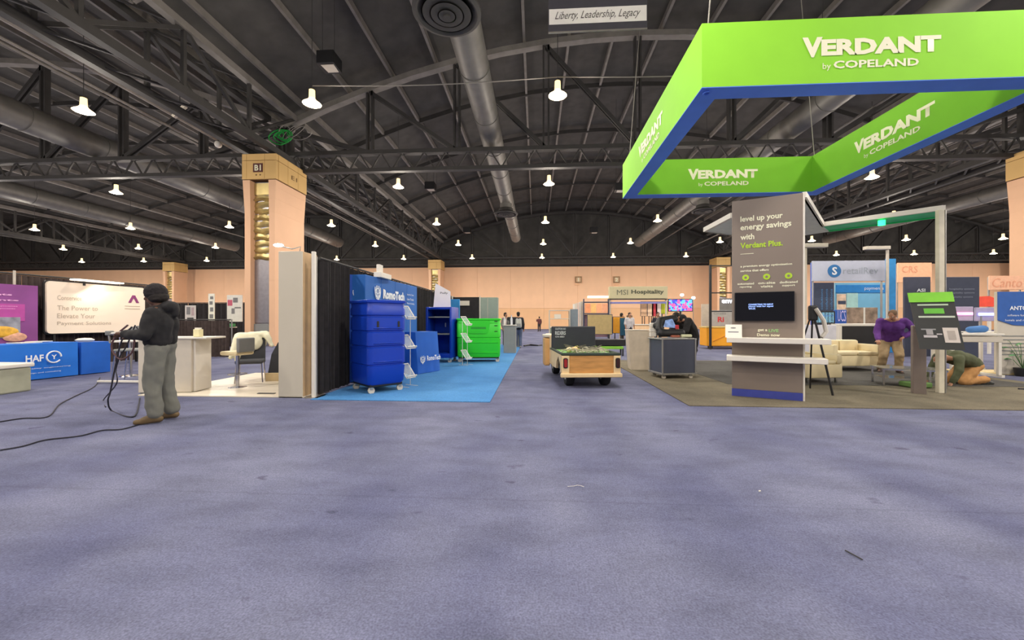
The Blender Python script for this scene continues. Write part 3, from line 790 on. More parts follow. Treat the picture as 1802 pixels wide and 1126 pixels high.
# green truck
t, w3 = poly_truck((-2.52,12.6,0), (-1.12,12.72,0), .85, 1.40, M_poly2, 'bright green plastic laundry truck with closed front door panel', [.78], slots=False)
MB().prism([(.42,.92),(.95,.92),(1.02,.99),(1.08,1.33),(.36,1.33),(.36,.99)], -.022, .01).build('door_panel', M_poly2, t)
MB().prism([(.45,.97),(.92,.97),(.97,1.02),(1.0,1.22),(.44,1.22)], -.03, -.02).build('door_inset', M_poly2, t)
MB().rbox(.46,-.032,1.06,.94,-.028,1.13,.002,1).build('label_recess', mat('green_recess', (36,160,40), .5), t)
for z in (.3,.62,1.24): MB().rbox(.08,-.012,z,w3-.08,.02,z+.025,.008,1).build('ridge', M_poly2, t, True)
for z in (1.3,1.16,.98): MB().rbox(w3-.2,-.014,z,w3-.1,.0,z+.02,.003,1).build('latch', M_black, t)

def rack(x, y, h, tiers, label, rz=0, w_=.2):
    t = T('brochure_rack', label, 'brochure rack', (x, y, 0), rz)
    for sx in (-w_/2, w_/2):
        MB().tube([(sx,.04,.0),(sx,.04,h-.1)], .008, 6).build('upright', M_white, t)
        MB().tube([(sx,-.16,.01),(sx,.16,.01)], .01, 6).build('foot', M_white, t)
    for k in range(tiers):
        z = .32+(h-.42)*k/(tiers-1) if tiers > 1 else .5
        mb = MB()
        a = [(-w_/2,.1,z+.13),(w_/2,.1,z+.13),(w_/2,-.1,z-.13),(-w_/2,-.1,z-.13)]
        for i in range(4): mb.tube([a[i], a[(i+1) % 4]], .012, 5)
        mb.tube([(-w_/2,-.1,z-.13),(-w_/2,-.13,z-.09)], .012, 5).tube([(w_/2,-.1,z-.13),(w_/2,-.13,z-.09)], .012, 5).tube([(-w_/2,-.13,z-.09),(w_/2,-.13,z-.09)], .012, 5)
        mb.build('tray_frame', M_white, t)
        MB().add([(-w_/2+.01,.095,z+.125),(w_/2-.01,.095,z+.125),(w_/2-.01,-.095,z-.125),(-w_/2+.01,-.095,z-.125),(-w_/2+.01,.105,z+.125),(w_/2-.01,.105,z+.125),(w_/2-.01,-.085,z-.125),(-w_/2+.01,-.085,z-.125)],
                 [(0,1,2,3),(7,6,5,4),(0,4,5,1),(1,5,6,2),(2,6,7,3),(3,7,4,0)]).build('clear_tray', mat('clear_acrylic', (220,230,232), .1, alpha=.25), t)
    return t
rack(-2.60, 7.98, 1.6, 3, 'white zigzag brochure rack behind the nearest blue truck', 1.15, .26)
rack(-2.08, 11.85, 1.42, 3, 'white zigzag brochure rack in front of the green truck', 1.15, .26)

# draped logo table
t, L = cloth_table((-2.98,9.75,0), (-2.60,10.45,0), .55, 1.05, 'tall narrow table under blue cloth with white globe logo', mat('royal_cloth', (24,92,186), .7, var=.06, scale=3), flare=.1)
def globe_logo(parent, x, z, s, y=-.02, m=M_print_white):
    mb = MB()
    for k in (-.55, -.2, .2, .55):
        mb.tube([(x+s*(k*.35+k*.9*math.sin(PI*i/6*.5+.5)), y-.002, z-s*.55+s*(1.45-abs(k)*.5)*i/6) for i in range(7)], s*.06, 5)
    mb.tube([(x+s*.55*math.cos(a), y-.001, z+.12*s+s*.18*math.sin(a)) for a in [PI*i/8+PI for i in range(9)]], s*.055, 5)
    mb.tube([(x+s*.62*math.cos(a/12*2*PI), y, z+s*.5*math.sin(a/12*2*PI)) for a in range(13)], s*.06, 5)
    mb.tube([(x-s*.3, y, z-s*.62), (x, y, z-s*.75), (x+s*.3, y, z-s*.62)], s*.08, 5)
    mb.tube([(x, y, z-s*.5), (x, y, z-s*.95)], s*.07, 5)
    mb.build('globe_logo', m, parent)
globe_logo(t, .17, .36, .12, -.09)
text('RomoTech', .3, -.11, .32, M_print_white, t, width=.5, height=.13, bold=.02)

# romo display wall: pop-up box, two visible sides
pa, pb = Vector((-3.55, 8.15, 0)), Vector((-3.40, 11.3, 0))
t = TF('display_wall', 'blue printed display wall with white globe logo behind the trucks', 'display wall', pa, pb)
Ld = (pb-pa).length
for k in range(4):
    MB().rbox(Ld*k/4,0,.05,Ld*(k+1)/4-.004,.3,2.3,.01,1).build('print_panel', M_blueprint, t)
globe_logo(t, .55, 1.95, .2)
text('RomoTech', .86, -.01, 1.84, M_print_white, t, width=1.3, height=.22, bold=.0058)
text('Laundry Carts', 2.35, -.01, 2.0, M_print_white, t, width=.5, height=.06)
text('Linen Trucks', 2.35, -.01, 1.88, M_print_white, t, width=.5, height=.06)
text('Material Handling', 2.35, -.01, 1.76, M_print_white, t, width=.55, height=.06)
e = bpy.data.objects.new('end_panel', None); COL.objects.link(e); e.parent = t; e.location = (0,.3,0); e.rotation_euler = (0,0,-PI/2+.9)
MB().rbox(-.28,-.01,.05,.3,.02,2.3,.008,1).build('print_panel', mat('deep_blue_print', (18,70,160), .7), e)
globe_logo(e, .1, 1.9, .12, -.03)
text('RomoTech', -.02, -.03, 1.68, M_print_white, e, width=.24, height=.05)
t = T('banner_topper', 'white box topper above the blue display wall', 'box', (-3.55, 9.0, 2.3))
MB().rbox(-.05,-.3,0,.12,.35,.12,.01,1).build('box', M_white, t); MB().rbox(-.02,-.22,.12,.06,-.02,.3,.01,1).build('riser', M_white, t)

p = W(771,545,13.6)
t = T('white_poster', 'white poster board leaning above the open shelf truck', 'poster', (-3.30, 12.75, .06), .35)
MB().add([(.0,0,1.705),(.56,0,1.705),(.55,0,2.22),(.07,0,2.48),(.0,.02,1.705),(.56,.02,1.705),(.55,.02,2.22),(.07,.02,2.48)],[(0,1,2,3),(7,6,5,4),(0,4,5,1),(1,5,6,2),(2,6,7,3),(3,7,4,0)]).build('board', mat('bright_poster', (238,232,236), .7, var=.02), t)
text('Polly', .22, -.01, 2.12, M_black, t, width=.24, height=.08)
tag(MB().rbox(-3.2,14.3,0,-2.75,14.4,2.1,.01,1).build('blue_backdrop_board', mat('sky_blue_panel', (46,132,198), .7)), 'plain sky blue panel behind the white poster', 'panel')
t = T('partition_frame', 'pale framed dark partition beyond the green truck', 'partition', (-3.5, 16.5, 0))
MB().rbox(0,0,0,.05,.05,2.35,.005,1).build('post', M_offw, t); MB().rbox(.06,0,.02,1.15,.04,2.3,.005,1).build('panel', M_blackcloth, t); MB().rbox(1.16,0,0,1.2,.05,2.35,.005,1).build('post', M_offw, t)
MB().box(.35,-.02,1.95,.75,-.001,2.15).build('name_card', M_offw, t)
t = T('grey_cabinet', 'tall sage grey double door cabinet beyond the green truck', 'cabinet', W(841,560,19.5)*1.0)
t.location.z = 0
for k in (0, 1): MB().rbox(.02+k*.47,0,.02,.47+k*.47,.04,2.42,.006,1).build('door', M_sage, t)
MB().rbox(0,.04,0,.96,.6,2.46,.01,1).build('carcass', M_sage, t)
MB().box(.47,-.004,.02,.49,.0,2.42).build('door_gap', M_offw, t)
t = T('low_plinth', 'grey plinth standing right of the green truck', 'plinth', W(886,560,16.2)); t.location.z = 0
MB().rbox(0,0,0,.5,.5,1.12,.01,1).build('body', M_greyp, t); MB().rbox(-.02,-.02,1.12,.52,.52,1.15,.005,1).build('top', M_offw, t)
for k, (px, hh, c) in enumerate([(888,.34,(210,206,200)),(894,.2,(60,60,60)),(900,.4,(196,198,206))]):
    q = W(px,560,16.45)
    tag(MB().lathe([(0,0),(.05,0),(.05,hh*.6),(.02,hh*.8),(.02,hh),(0,hh)], seg=10).build('bottle', mat('bottle%d' % k, c, .4), None, True, (q.x,q.y,1.151)),
        ['pale bottle on the grey plinth, first from the left','short dark bottle on the grey plinth','tall pale bottle on the grey plinth, nearest the aisle'][k], 'bottle')
t = T('camera_bag', 'black bag on a low shelf behind the grey plinth', 'bag', (-1.15, 20.2, 0))
MB().rbox(-.3,-.2,.9,.3,.2,1.5,.05).build('bag_body', M_black, t); MB().rbox(-.34,-.24,0,.34,.24,.9,.01,1).build('shelf_unit', M_greyp, t)
tag(MB().rbox(-1.25,17.6,0,-.95,18.2,.35,.03).build('low_box', M_white), 'small white box on the floor by the aisle', 'box')
tag(MB().tube([(-.6,20.5,.02),(-.3,21,.05),(0.1,20.8,.02),(.3,21.2,.02)], .05, 6).build('dark_strap', M_black), 'dark strap lying on the carpet in the far aisle', 'strap')
t = T('display_case', 'glass display case with white goods beside the far utility cart', 'display case', W(967,585,24)); t.location.z = 0
for x in (0, 1.2): 
    for y in (0,.6): MB().bar((x,y,0),(x,y,1.95),.05).build('post', M_offw, t)
for z in (.9,1.4,1.9): MB().rbox(0,0,z,1.2,.6,z+.04,.005,1).build('shelf', M_offw, t)
MB().rbox(.05,.05,.0,1.15,.55,.88,.01,1).build('base_cabinet', M_sage, t)
MB().rbox(.3,.2,1.44,.7,.45,1.7,.01,1).build('goods', M_white, t)
MB().rbox(1.25,.1,0,1.7,.5,2.0,.02,1).build('side_cabinet', mat('slate_side', (120,132,140), .6), t)

# ------------------------------------------------------------------ utility cart
t = T('utility_cart', 'beige flatbed utility cart with green deck parked in the aisle', 'cart', (.50, 7.95, 0), .10)
CW, CL = 1.18, 2.5
side = [(0,.30),(.10,.30),(.18,.48),(.38,.60),(.60,.48),(.70,.32),(1.3,.30),(1.45,.34),(1.45,.66),(0,.66)]
for x0 in (0, CW-.05):
    MB().loft([[(x0,y,z) for y, z in side],[(x0+.05,y,z) for y, z in side]]).build('side_panel', M_beige, t)
MB().rbox(.05,.05,.32,CW-.05,CL-.2,.40,.01,1).build('chassis', M_black, t)
MB().rbox(.04,.04,.60,CW-.04,1.75,.655,.008,1).build('deck', mat('mint_deck', (150,205,120), .6, var=.15), t)
for a, b in (((0,-.01),(.05,1.8)),((CW-.05,-.01),(CW,1.8)),((0,-.03),(CW,.05))):
    MB().rbox(a[0],a[1],.645,b[0],b[1],.70,.012,1).build('deck_rim', mat('dark_green_rubber', (46,58,48), .7), t)
MB().rbox(.16,-.015,.30,CW-.14,.03,.645,.006,1).build('tailgate', M_ply, t)
MB().rbox(0,-.03,.27,.16,.04,.645,.012,1).build('rear_post', M_beige, t)
MB().rbox(CW-.14,-.03,.27,CW,.04,.645,.012,1).build('rear_post', M_beige, t)
for x, c, nm in ((.08,(150,40,40),'red'),(CW-.06,(60,34,32),'dark')):
    f = MB().prism(rrect(x-.045,.40,x+.045,.60,.03), -.045, -.028).build('lamp_bezel', M_black, t)
    MB().prism(rrect(x-.03,.42,x+.03,.58,.025), -.06, -.04).build('tail_lamp', mat('lamp_'+nm, c, .25), t)
MB().rbox(-.02,-.08,.22,CW+.02,.0,.30,.012,1).build('bumper', M_beige, t)
MB().rbox(.02,1.5,.66,1.06,1.56,1.2,.02,2).build('backboard', mat('charcoal_board', (44,46,54), .6, var=.08), t)
M_sten = mat('pale_stencil', (186,188,190), .8, var=.15, scale=20)
text('CAUTION NO', .10, 1.485, 1.12, M_sten, t, width=.25, height=.045, bold=.02)
text('RIDERS', .10, 1.485, 1.0, M_sten, t, width=.25, height=.09, bold=.03)
text('ON BED', .10, 1.485, .94, M_sten, t, width=.22, height=.035, bold=.02)
MB().rbox(.0,1.58,.3,.14,2.6,1.0,.03).build('fender', M_beige, t)
MB().rbox(-.12,1.75,.25,.02,2.1,.92,.03).build('step_guard', mat('tan_guard', (206,160,100), .6), t)
MB().rbox(-.13,1.73,.93,.04,2.12,1.0,.02).build('guard_cap', M_offw, t)
MB().rbox(CW-.14,1.58,.3,CW,2.6,.66,.03).build('fender', M_beige, t)
MB().rbox(.14,1.6,.42,CW-.14,2.1,.55,.03).build('seat', M_black, t)
MB().loft([[(.05,2.5,.3),(CW-.05,2.5,.3),(CW-.05,2.6,.3),(.05,2.6,.3)],[(.05,2.45,1.0),(CW-.05,2.45,1.0),(CW-.05,2.5,1.0),(.05,2.5,1.0)]]).build('dashboard', M_beige, t)
MB().tube([(.4+.15*math.cos(a/12*2*PI),2.25,1.0+.15*math.sin(a/12*2*PI)) for a in range(13)], .014, 6).build('steering_wheel', M_black, t)
for x in (.14, CW-.30):
    for y in (.38, 2.2):
        wm = bpy.data.objects.new('wheel', None); COL.objects.link(wm); wm.parent = t; wm.location = (x, y, 0)
        MB().lathe([(.13,0),(.23,0),(.25,.03),(.25,.13),(.23,.16),(.13,.16)], (0,0,.25), 24, 'x').build('tyre', M_rubber, wm, True)
        MB().lathe([(0,-.01),(.13,0),(.13,.16),(0,.16)], (0,0,.25), 16, 'x').build('hub', M_offw, wm, True)
MB().rbox(.3,.3,.2,CW-.3,.46,.32,.02,1).build('axle', M_black, t)
# load on the deck
R_ = Matrix.Rotation(.10, 3, 'Z'); base = Vector((.50, 7.95, 0))
def cw(x, y, z): return base+R_ @ Vector((x, y, z))
mb = MB()
for k in range(34):
    x = random.uniform(.25,1.0); y = random.uniform(.2,1.3); a = random.uniform(0,6.3); l = random.uniform(.15,.35)
    pts = [cw(min(max(x+l*math.cos(a)*(i-2)/2,.08),1.1), min(max(y+l*math.sin(a)*(i-2)/2,.08),1.45), .668+.04*math.sin(PI*i/4)+random.uniform(0,.05)) for i in range(5)]
    mb.tube(pts, .012, 5)
tag(mb.build('strap_pile', mat('dusty_straps', (170,164,142), .9, var=.3, scale=20)), 'heap of tangled grey straps and cords on the cart deck', 'straps', kind='stuff')
mb = MB()
for k in range(10):
    x = random.uniform(.3,1.0); y = random.uniform(.4,1.3); a = random.uniform(0,6.3)
    mb.tube([cw(min(max(x+.2*math.cos(a)*(i-1),.08),1.1), min(max(y+.2*math.sin(a)*(i-1),.08),1.45), .70+.04*i) for i in range(3)], .014, 5)
tag(mb.build('strap_pile', mat('dark_straps', (96,92,78), .9)), 'darker cords lying through the strap heap on the cart', 'straps', kind='stuff')
for i, (x,y,z,s,c,l) in enumerate([(.27,.62,.668,.07,(240,216,170),'crumpled cream paper ball on the left of the cart deck'),(.38,.55,.668,.08,(236,196,140),'crumpled peach paper ball on the cart deck'),(.47,.8,.70,.06,(226,224,70),'bright yellow cloth ball on the cart deck'),(.3,.8,.668,.06,(226,226,200),'small pale paper ball behind the cream one on the cart')]):
    q = cw(x,y,z+s*.7); mb = MB().ball((0,0,0), s, s*1.2, s*.75, 9, 6)
    mb.v = [tuple(Vector(v)*random.uniform(.85,1.12)) for v in mb.v]
    tag(mb.build('crumpled_paper', mat('paper%d' % i, c, .9), None, False, q), l, 'paper')

# ------------------------------------------------------------------ middle right group
t = T('low_bench', 'long low black bench with lime green edge behind the cart', 'bench', W(1042,610,15.2)); t.location.z = 0
MB().rbox(0,0,.38,1.25,.5,.62,.02,1).build('top_box', M_black, t)
MB().rbox(-.02,-.02,.26,1.15,.5,.36,.01,1).build('green_edge', mat('lime_edge', (128,190,60), .6), t)
for x in (.08,1.15):
    for y in (.06,.44): MB().bar((x,y,0),(x,y,.3),.05).build('leg', M_black, t)
t = T('white_podium', 'tapered white podium box beside the dark aluminium edged cabinet', 'podium', (2.5, 10.95, 0), -.05)
MB().loft([[(.06,0,0),(.62,0,0),(.62,.5,0),(.06,.5,0)],[(-.02,0,1.07),(.62,0,1.05),(.62,.5,1.05),(-.02,.5,1.07)]]).build('body', mat('warm_podium', (206,192,170), .6), t)
MB().rbox(-.03,-.01,1.07,.63,.51,1.085,.003,1).build('top', M_offw, t)
# dark cabinet
pA, pB, pC = G(1138,652,.1), G(1165,660,.1), G(1219,659,.1)
t = TF('rolling_cabinet', 'dark blue grey rolling cabinet with aluminium edges and casters', 'cabinet', (pB.x,pB.y,0), (pC.x,pC.y,0))
cw_ = .82; cdp = .62
MB().rbox(.02,.01,.14,cw_-.02,cdp,.90,.006,1).build('panels', mat('slate_panel', (72,76,90), .35, var=.05), t)
MB().rbox(-.02,.0,.9,cw_+.03,cdp+.03,.925,.006,1).build('top_edge', M_alu, t)
MB().rbox(-.02,-.01,.10,cw_+.03,cdp+.03,.14,.006,1).build('bottom_edge', M_alu, t)
for x in (0,cw_-.02): 
    for y in (-.01,cdp-.02): MB().rbox(x,y,.12,x+.03,y+.03,.91,.004,1).build('corner_post', M_alu, t)
for x in (.08,cw_-.08):
    for y in (.08,cdp-.08): caster(t, x, y, .12, .045)
# things on the cabinet: bag dome, tablet, papers
q = t.matrix_world
cz = .927
cb = Vector((pB.x, pB.y, 0))
t = T('equipment_bag', 'big black padded equipment bag with raised lid on the rolling cabinet', 'bag', (3.05, 10.0, cz), .1)
blob('bag_body', [('c',(.05,.1,.1),.1,(.55,.1,.1),.1), ('c',(.02,.3,.28),.1,(.5,.32,.45),.08), ('c',(.02,.15,.2),.09,(.1,.3,.4),.08), ('c',(.1,.32,.42),.08,(.5,.34,.5),.06)], M_black, t, .02, 3)
MB().add([(.12,.12,.25),(.45,.1,.22),(.38,.2,.45),(.22,.22,.42),(.12,.14,.25),(.45,.12,.22),(.38,.22,.45),(.22,.24,.42)],[(0,1,2,3),(7,6,5,4),(0,4,5,1),(1,5,6,2),(2,6,7,3),(3,7,4,0)]).build('blue_lining', mat('screen_blue', (130,160,220), .5, var=.5, scale=8), t)
MB().rbox(.4,.05,.2,.48,.1,.3,.01,1).build('red_tag', mat('red_tag', (190,50,60), .6), t)
tag(MB().rbox(3.3,9.97,cz,3.5,10.12,cz+.05,.01,1).build('brown_pouch', mat('rust_pouch', (150,84,64), .7)), 'rust brown pouch on the rolling cabinet front', 'pouch')
tag(MB().rbox(3.55,9.99,cz,3.8,10.15,cz+.07,.02,2).build('cloth_bundle', mat('pale_cloth', (206,206,170), .8)), 'pale cloth bundle at the right end of the rolling cabinet', 'cloth')
t = T('white_column_stack', 'stack of small white boxes behind the left end of the rolling cabinet', 'boxes', (2.98,10.35,cz))
for k in range(3): MB().rbox(-.09,-.05,k*.12,.06,.08,k*.12+.11,.01,1).build('small_box', M_white, t)

# MSI booth at Y~30
t = T('booth_fascia', 'sage fascia sign reading MSI Hospitality over the far booth', 'sign', (5.42, 30, 0))
Wf = W(1175,520,30).x-5.42
MB().rbox(0,0,2.92,Wf,.4,3.82,.03).build('fascia_box', mat('sage_fascia', (190,182,146), .7, var=.03), t)
text('MSI', .55, -.02, 3.2, mat('grey_green_print', (104,106,90), .7), t, width=.8, height=.38)
text('Hospitality', 1.6, -.02, 3.2, mat('dark_green_print', (74,78,62), .7), t, width=2.35, height=.38, bold=.015)
MB().box(0,-.0,2.85,Wf,.3,2.9).build('lower_edge', M_black, t)
for x in (.05, Wf-.1): MB().rbox(x,.1,0,x+.08,.3,2.9,.01,1).build('post', M_offw, t)
MB().rbox(.05,-.03,2.55,Wf-.1,.05,2.68,.01,1).build('light_track', mat('blueish_track', (120,126,190), .5), t)
t = T('sample_wall', 'wall of upright white sample slabs at the left end of the far booth', 'display', W(1008,560,29)); t.location.z = 0
for k in range(5): MB().rbox(.18*k,.3*k,0,.18*k+.15,.3*k+.05,2.5+.06*k,.01,1).build('slab', [M_white,M_offw,mat('pinkish_slab',(214,190,176),.6)][k % 3], t)
t = T('sample_shelf', 'shelf of warm coloured sample tiles in the far booth', 'shelf', W(1027,560,29.6)); t.location.z = 0
MB().rbox(0,0,0,.06,.4,2.9,.01,1).build('side', M_navy, t); MB().rbox(1.8,0,0,1.86,.4,2.9,.01,1).build('side', M_navy, t)
for z in (1.78,2.62): MB().rbox(.05,0,z,1.8,.4,z+.07,.01,1).build('shelf_board', M_navy, t)
cs = [(244,160,110),(250,196,120),(250,176,128),(240,170,130)]
for k in range(4): MB().rbox(.12+.42*k,.05,1.87,.5+.42*k,.12,2.55,.01,1).build('sample_tile', mat('sample%d' % k, cs[k], .5), t)
MB().rbox(.1,.3,.1,1.8,.36,1.75,.01,1).build('back_panel', mat('plum_panel', (120,90,100), .6), t)
MB().rbox(.3,-.1,2.95,1.8,.3,3.12,.02,1).build('lamp_valance', mat('warm_valance', (255,236,200), .5, emit=.9), t)
def sample(px0, px1, y0, y1, Y, c, label, name='display_board', legs=0):
    a = W(px0, y1, Y); b = W(px1, y0, Y)
    t = T(name, label, 'board', (a.x, Y, 0))
    MB().rbox(0,0,max(a.z,.02),b.x-a.x,.08,b.z,.01,1).build('panel', mat('dboard_%s' % (c,), c, .6), t)
    z = max(a.z, .02)
    if z > .1:
        for q in (.1, b.x-a.x-.15): MB().bar((q,.04,0),(q,.04,z+.02),.05).build('leg', M_black, t)
    MB().rbox(-.03,.02,max(a.z,.02)-.02,b.x-a.x+.03,.05,b.z+.03,.005,1).build('frame', M_navy, t)
    return t
sample(1034,1077,554,588,22,(190,166,112),'plain tan display board on legs behind the cart')
sample(1079,1098,558,586,22.2,(240,166,44),'orange display board beside the tan board')
sample(1092,1102,560,590,21.8,(30,86,110),'narrow teal board overlapping the orange board')
sample(1104,1112,556,590,22.3,(150,120,50),'narrow mustard slat board right of the orange board')
for k, (px, c, nm) in enumerate([(1128,(232,190,150),'peach'),(1140,(255,216,180),'cream'),(1147,(220,70,80),'red'),(1154,(248,228,220),'pale pink'),(1163,(190,200,40),'lime green')]):
    sample(px, px+ (10 if k < 4 else 12), 531, 556 if k != 4 else 552, 30.8, c, 'upright %s sample panel inside the far booth' % nm)
t = T('booth_counter', 'pale counter inside the far booth with peach front', 'counter', W(1112,585,28)); t.location.z = 0
MB().rbox(0,0,0,2.4,.6,1.0,.02,1).build('cabinet', mat('peach_counter', (236,196,150), .6), t); MB().rbox(-.05,-.05,1.0,2.45,.65,1.06,.01,1).build('worktop', M_white, t)
# tv on stand
a = W(1177,547,24); b = W(1218,527,24)
t = T('television', 'lit television showing pink and blue picture on a stand', 'television', (a.x, 24, 0))
ww = b.x-a.x
MB().rbox(-.04,0,a.z-.04,ww+.04,.06,b.z+.04,.01,1).build('bezel', M_black, t)
mtv = bpy.data.materials.new('tv_picture'); mtv.use_nodes = True; nt = mtv.node_tree; pb_ = nt.nodes['Principled BSDF']
v = nt.nodes.new('ShaderNodeTexVoronoi'); v.inputs['Scale'].default_value = 9; tc = nt.nodes.new('ShaderNodeTexCoord'); nt.links.new(tc.outputs['Object'], v.inputs['Vector'])
r = nt.nodes.new('ShaderNodeValToRGB'); sp = nt.nodes.new('ShaderNodeSeparateColor'); nt.links.new(v.outputs['Color'], sp.inputs[0]); nt.links.new(sp.outputs[0], r.inputs[0])
els = r.color_ramp.elements; els[0].color = (*lin((60,70,190)),1); els[1].color = (*lin((240,240,250)),1)
e_ = els.new(.35); e_.color = (*lin((90,180,235)),1); e_ = els.new(.6); e_.color = (*lin((220,90,150)),1)
r.color_ramp.interpolation = 'CONSTANT'
nt.links.new(r.outputs[0], pb_.inputs['Emission Color']); pb_.inputs['Emission Strength'].default_value = .9; nt.links.new(r.outputs[0], pb_.inputs['Base Color'])
MB().box(0,-.01,a.z,ww,-.001,b.z).build('screen', mtv, t)
MB().bar((ww/2,.03,0),(ww/2,.03,a.z),.08).build('stand_pole', M_black, t); MB().rbox(ww/2-.4,-.2,0,ww/2+.4,.3,.03,.01,1).build('stand_foot', M_black, t)
def spot(px, py, Y, label, r=.12, e=8):
    p = W(px,py,Y); t = T('spotlight', label, 'lamp', p)
    MB().ball((0,-.02,0), r, r*.6, r*.7).build('lamp_head', mat('cool_lamp', (225,235,255), .4, emit=9), t, True)
    MB().tube([(0,0,-p.z),(0,0,0)], .02, 6).build('pole', M_alu, t)
    return t
spot(1200,519,26,'small lit spotlight above the far television, left one'); spot(1220,524,25.5,'small lit spotlight above the far television, right one')
# black truss frame
t = T('square_frame', 'thin black square frame structure left of the grey tower', 'frame', W(1250,580,19)); t.location.z = 0
for x in (0, 2.4): MB().bar((x,0,0),(x,0,3.9),.09).build('post', M_black, t)
for z in (2.6,3.85,1.75): MB().bar((0,0,z),(2.4,0,z),.05).build('rail', M_black, t)
MB().bar((1.2,0,2.6),(1.2,0,3.85),.03).build('hanger', M_black, t)
a = W(1252,578,20.4); b = W(1300,546,20.4)
t = T('grey_sign_panel', 'grey panel with red letters Ri behind the tower', 'sign', (a.x, 20.4, 0))
MB().rbox(0,0,.02,b.x-a.x,.05,b.z,.01,1).build('panel', mat('light_grey_panel', (172,170,170), .7), t)
text('Ri', .3, -.01, 1.25, mat('red_print', (206,60,70), .6), t, width=.3, height=.26, bold=.02)
text('Gratis', .1, -.01, 1.62, M_greyp, t, width=.6, height=.12)
q = W(1270,536,21.8); t = T('glow_sign', 'glowing white en letters on a dark board behind the tower', 'sign', (q.x, 21.8, 0))
MB().rbox(-.1,.02,0,1.0,.06,2.5,.01,1).build('board', M_purl, t)
text('envoy', 0, -.01, q.z, mat('glow_letters', (235,235,255), .4, emit=2.2), t, width=.95, height=.26, bold=.03)
tag(MB().rbox(W(1235,560,22).x,22,0,W(1249,560,22).x,22.1,2.2,.01,1).build('printed_board', mat('sandy_panel', (206,190,168), .7)), 'sandy printed panel standing behind the bending person', 'panel')
# orange crate
a = G(1232,612); t = T('orange_crate', 'orange rolling crate lying behind the bending person', 'crate', (a.x, 19.2, 0))
MB().rbox(0,0,.14,1.75,.8,.98,.02,1).build('body', M_orange, t); MB().rbox(-.02,-.02,.98,1.77,.82,1.04,.01,1).build('lid', mat('yellow_lid', (220,190,110), .6), t)
MB().bar((.3,-.01,.35),(.85,-.01,.62),.03).bar((.85,-.01,.62),(1.4,-.01,.35),.03).build('rib', mat('dark_orange', (206,130,30), .6), t)
for x in (.25,1.4): MB().rbox(x-.08,.1,0,x+.08,.3,.14,.02,1).build('caster', M_black, t)
tag(MB().rbox(8.0,16.6,0,9.6,16.9,.1,.01,1).build('floor_plank', M_white), 'white plank lying on the floor behind the tower', 'plank')

# ------------------------------------------------------------------ tower
A = G(1288,697); B = G(1413,707)
t = TF('kiosk_tower', 'tall taupe kiosk tower with white lettering and blue base', 'tower', A, B)
tw = (B-A).length; TD = .2; TZ = 3.45
MB().rbox(0,0,.14,tw,TD,TZ,.004,1).build('body', M_taupe, t)
MB().rbox(-.002,-.004,0.0,tw+.002,TD+.002,.14,.004,1).build('blue_base', mat('indigo_base', (62,72,160), .5), t)
MB().rbox(tw,-.006,0,tw+.028,TD+.01,TZ+.006,.004,1).build('white_edge', M_white, t)
for s_, zz, ww, mm in (('level up your', 3.04, .62, M_cream), ('energy savings', 2.89, .74, M_cream), ('with', 2.75, .21, M_cream), ('Verdant Plus.', 2.6, .62, M_lime)):
    text(s_, .13, -.006, zz, mm, t, width=ww, height=.125 if 'y' in s_ else .1, bold=.012)
MB().box(.13,-.005,2.5,.33,-.001,2.508).build('rule', M_cream, t)
text('a premium energy optimization', .13, -.006, 2.26, M_cream, t, width=.75, height=.045, bold=.01)
text('service that offers', .13, -.006, 2.19, M_cream, t, width=.42, height=.04, bold=.01)
for k, (xc, a1, a2) in enumerate(((.21,'automated','reporting'),(.52,'on-site','visits'),(.83,'dedicated','support'))):
    MB().lathe([(0,-.008),(.052,-.008),(.052,0),(0,0)], (xc,0,2.09), 20, 'y').build('icon_disc', M_lime, t)
    MB().lathe([(0,-.012),(.02,-.012),(.02,-.008),(0,-.008)], (xc,0,2.09), 10, 'y').build('icon_mark', M_taupe, t)
    text(a1, xc, -.006, 1.965, M_cream, t, width=.25, height=.04, align='CENTER', bold=.01)
    text(a2, xc, -.006, 1.905, M_cream, t, width=.18, height=.04, align='CENTER', bold=.01)
text('get a', .39, -.006, 1.145, M_cream, t, width=.14, height=.055, bold=.02)
text('LIVE', .55, -.006, 1.145, mat('pale_green_print', (150,200,130), .6), t, width=.14, height=.05, bold=.01)
text('Demo now', .38, -.006, 1.07, M_cream, t, width=.33, height=.05, bold=.02)
for z, l0, l1 in ((.965, -.08, tw+.32), (.655, -.08, tw+.28)):
    MB().rbox(l0,-.32,z,l1,-.003,z+.085,.006,1).build('shelf', M_white, t)
rz = t.rotation_euler.z; tc_ = Vector((A.x, A.y, 0)); Rt = Matrix.Rotation(rz, 3, 'Z')
tv = T('wall_television', 'flat black television mounted on the taupe tower', 'television', tc_, rz)
MB().rbox(.04,-.06,1.33,.91,-.005,1.83,.008,1).build('bezel', M_black, tv)
MB().box(.05,-.063,1.34,.90,-.0605,1.82).build('screen', mat('tv_dark', (18,18,24), .12, var=0), tv)
text('CONNECTING TO INPUT', .25, -.066, 1.60, mat('tv_text', (150,180,250), .4, emit=1.0), tv, width=.36, height=.03, bold=.02)
text('please wait for signal', .25, -.066, 1.565, MATS['tv_text'], tv, width=.36, height=.03, bold=.02)
text('Wi-Fi', .25, -.066, 1.53, MATS['tv_text'], tv, width=.1, height=.03, bold=.02)
td = T('thermostat_stand', 'white sloped tablet stand on the upper tower shelf', 'device', tc_+Rt @ Vector((-.01,-.16,1.051)), rz)
prof = [(-.13,0),(.06,0),(.12,.02),(.06,.22),(.0,.22)]
MB().loft([[(-.09,y,z) for y, z in prof],[(.16,y,z) for y, z in prof]]).build('housing', M_white, td)
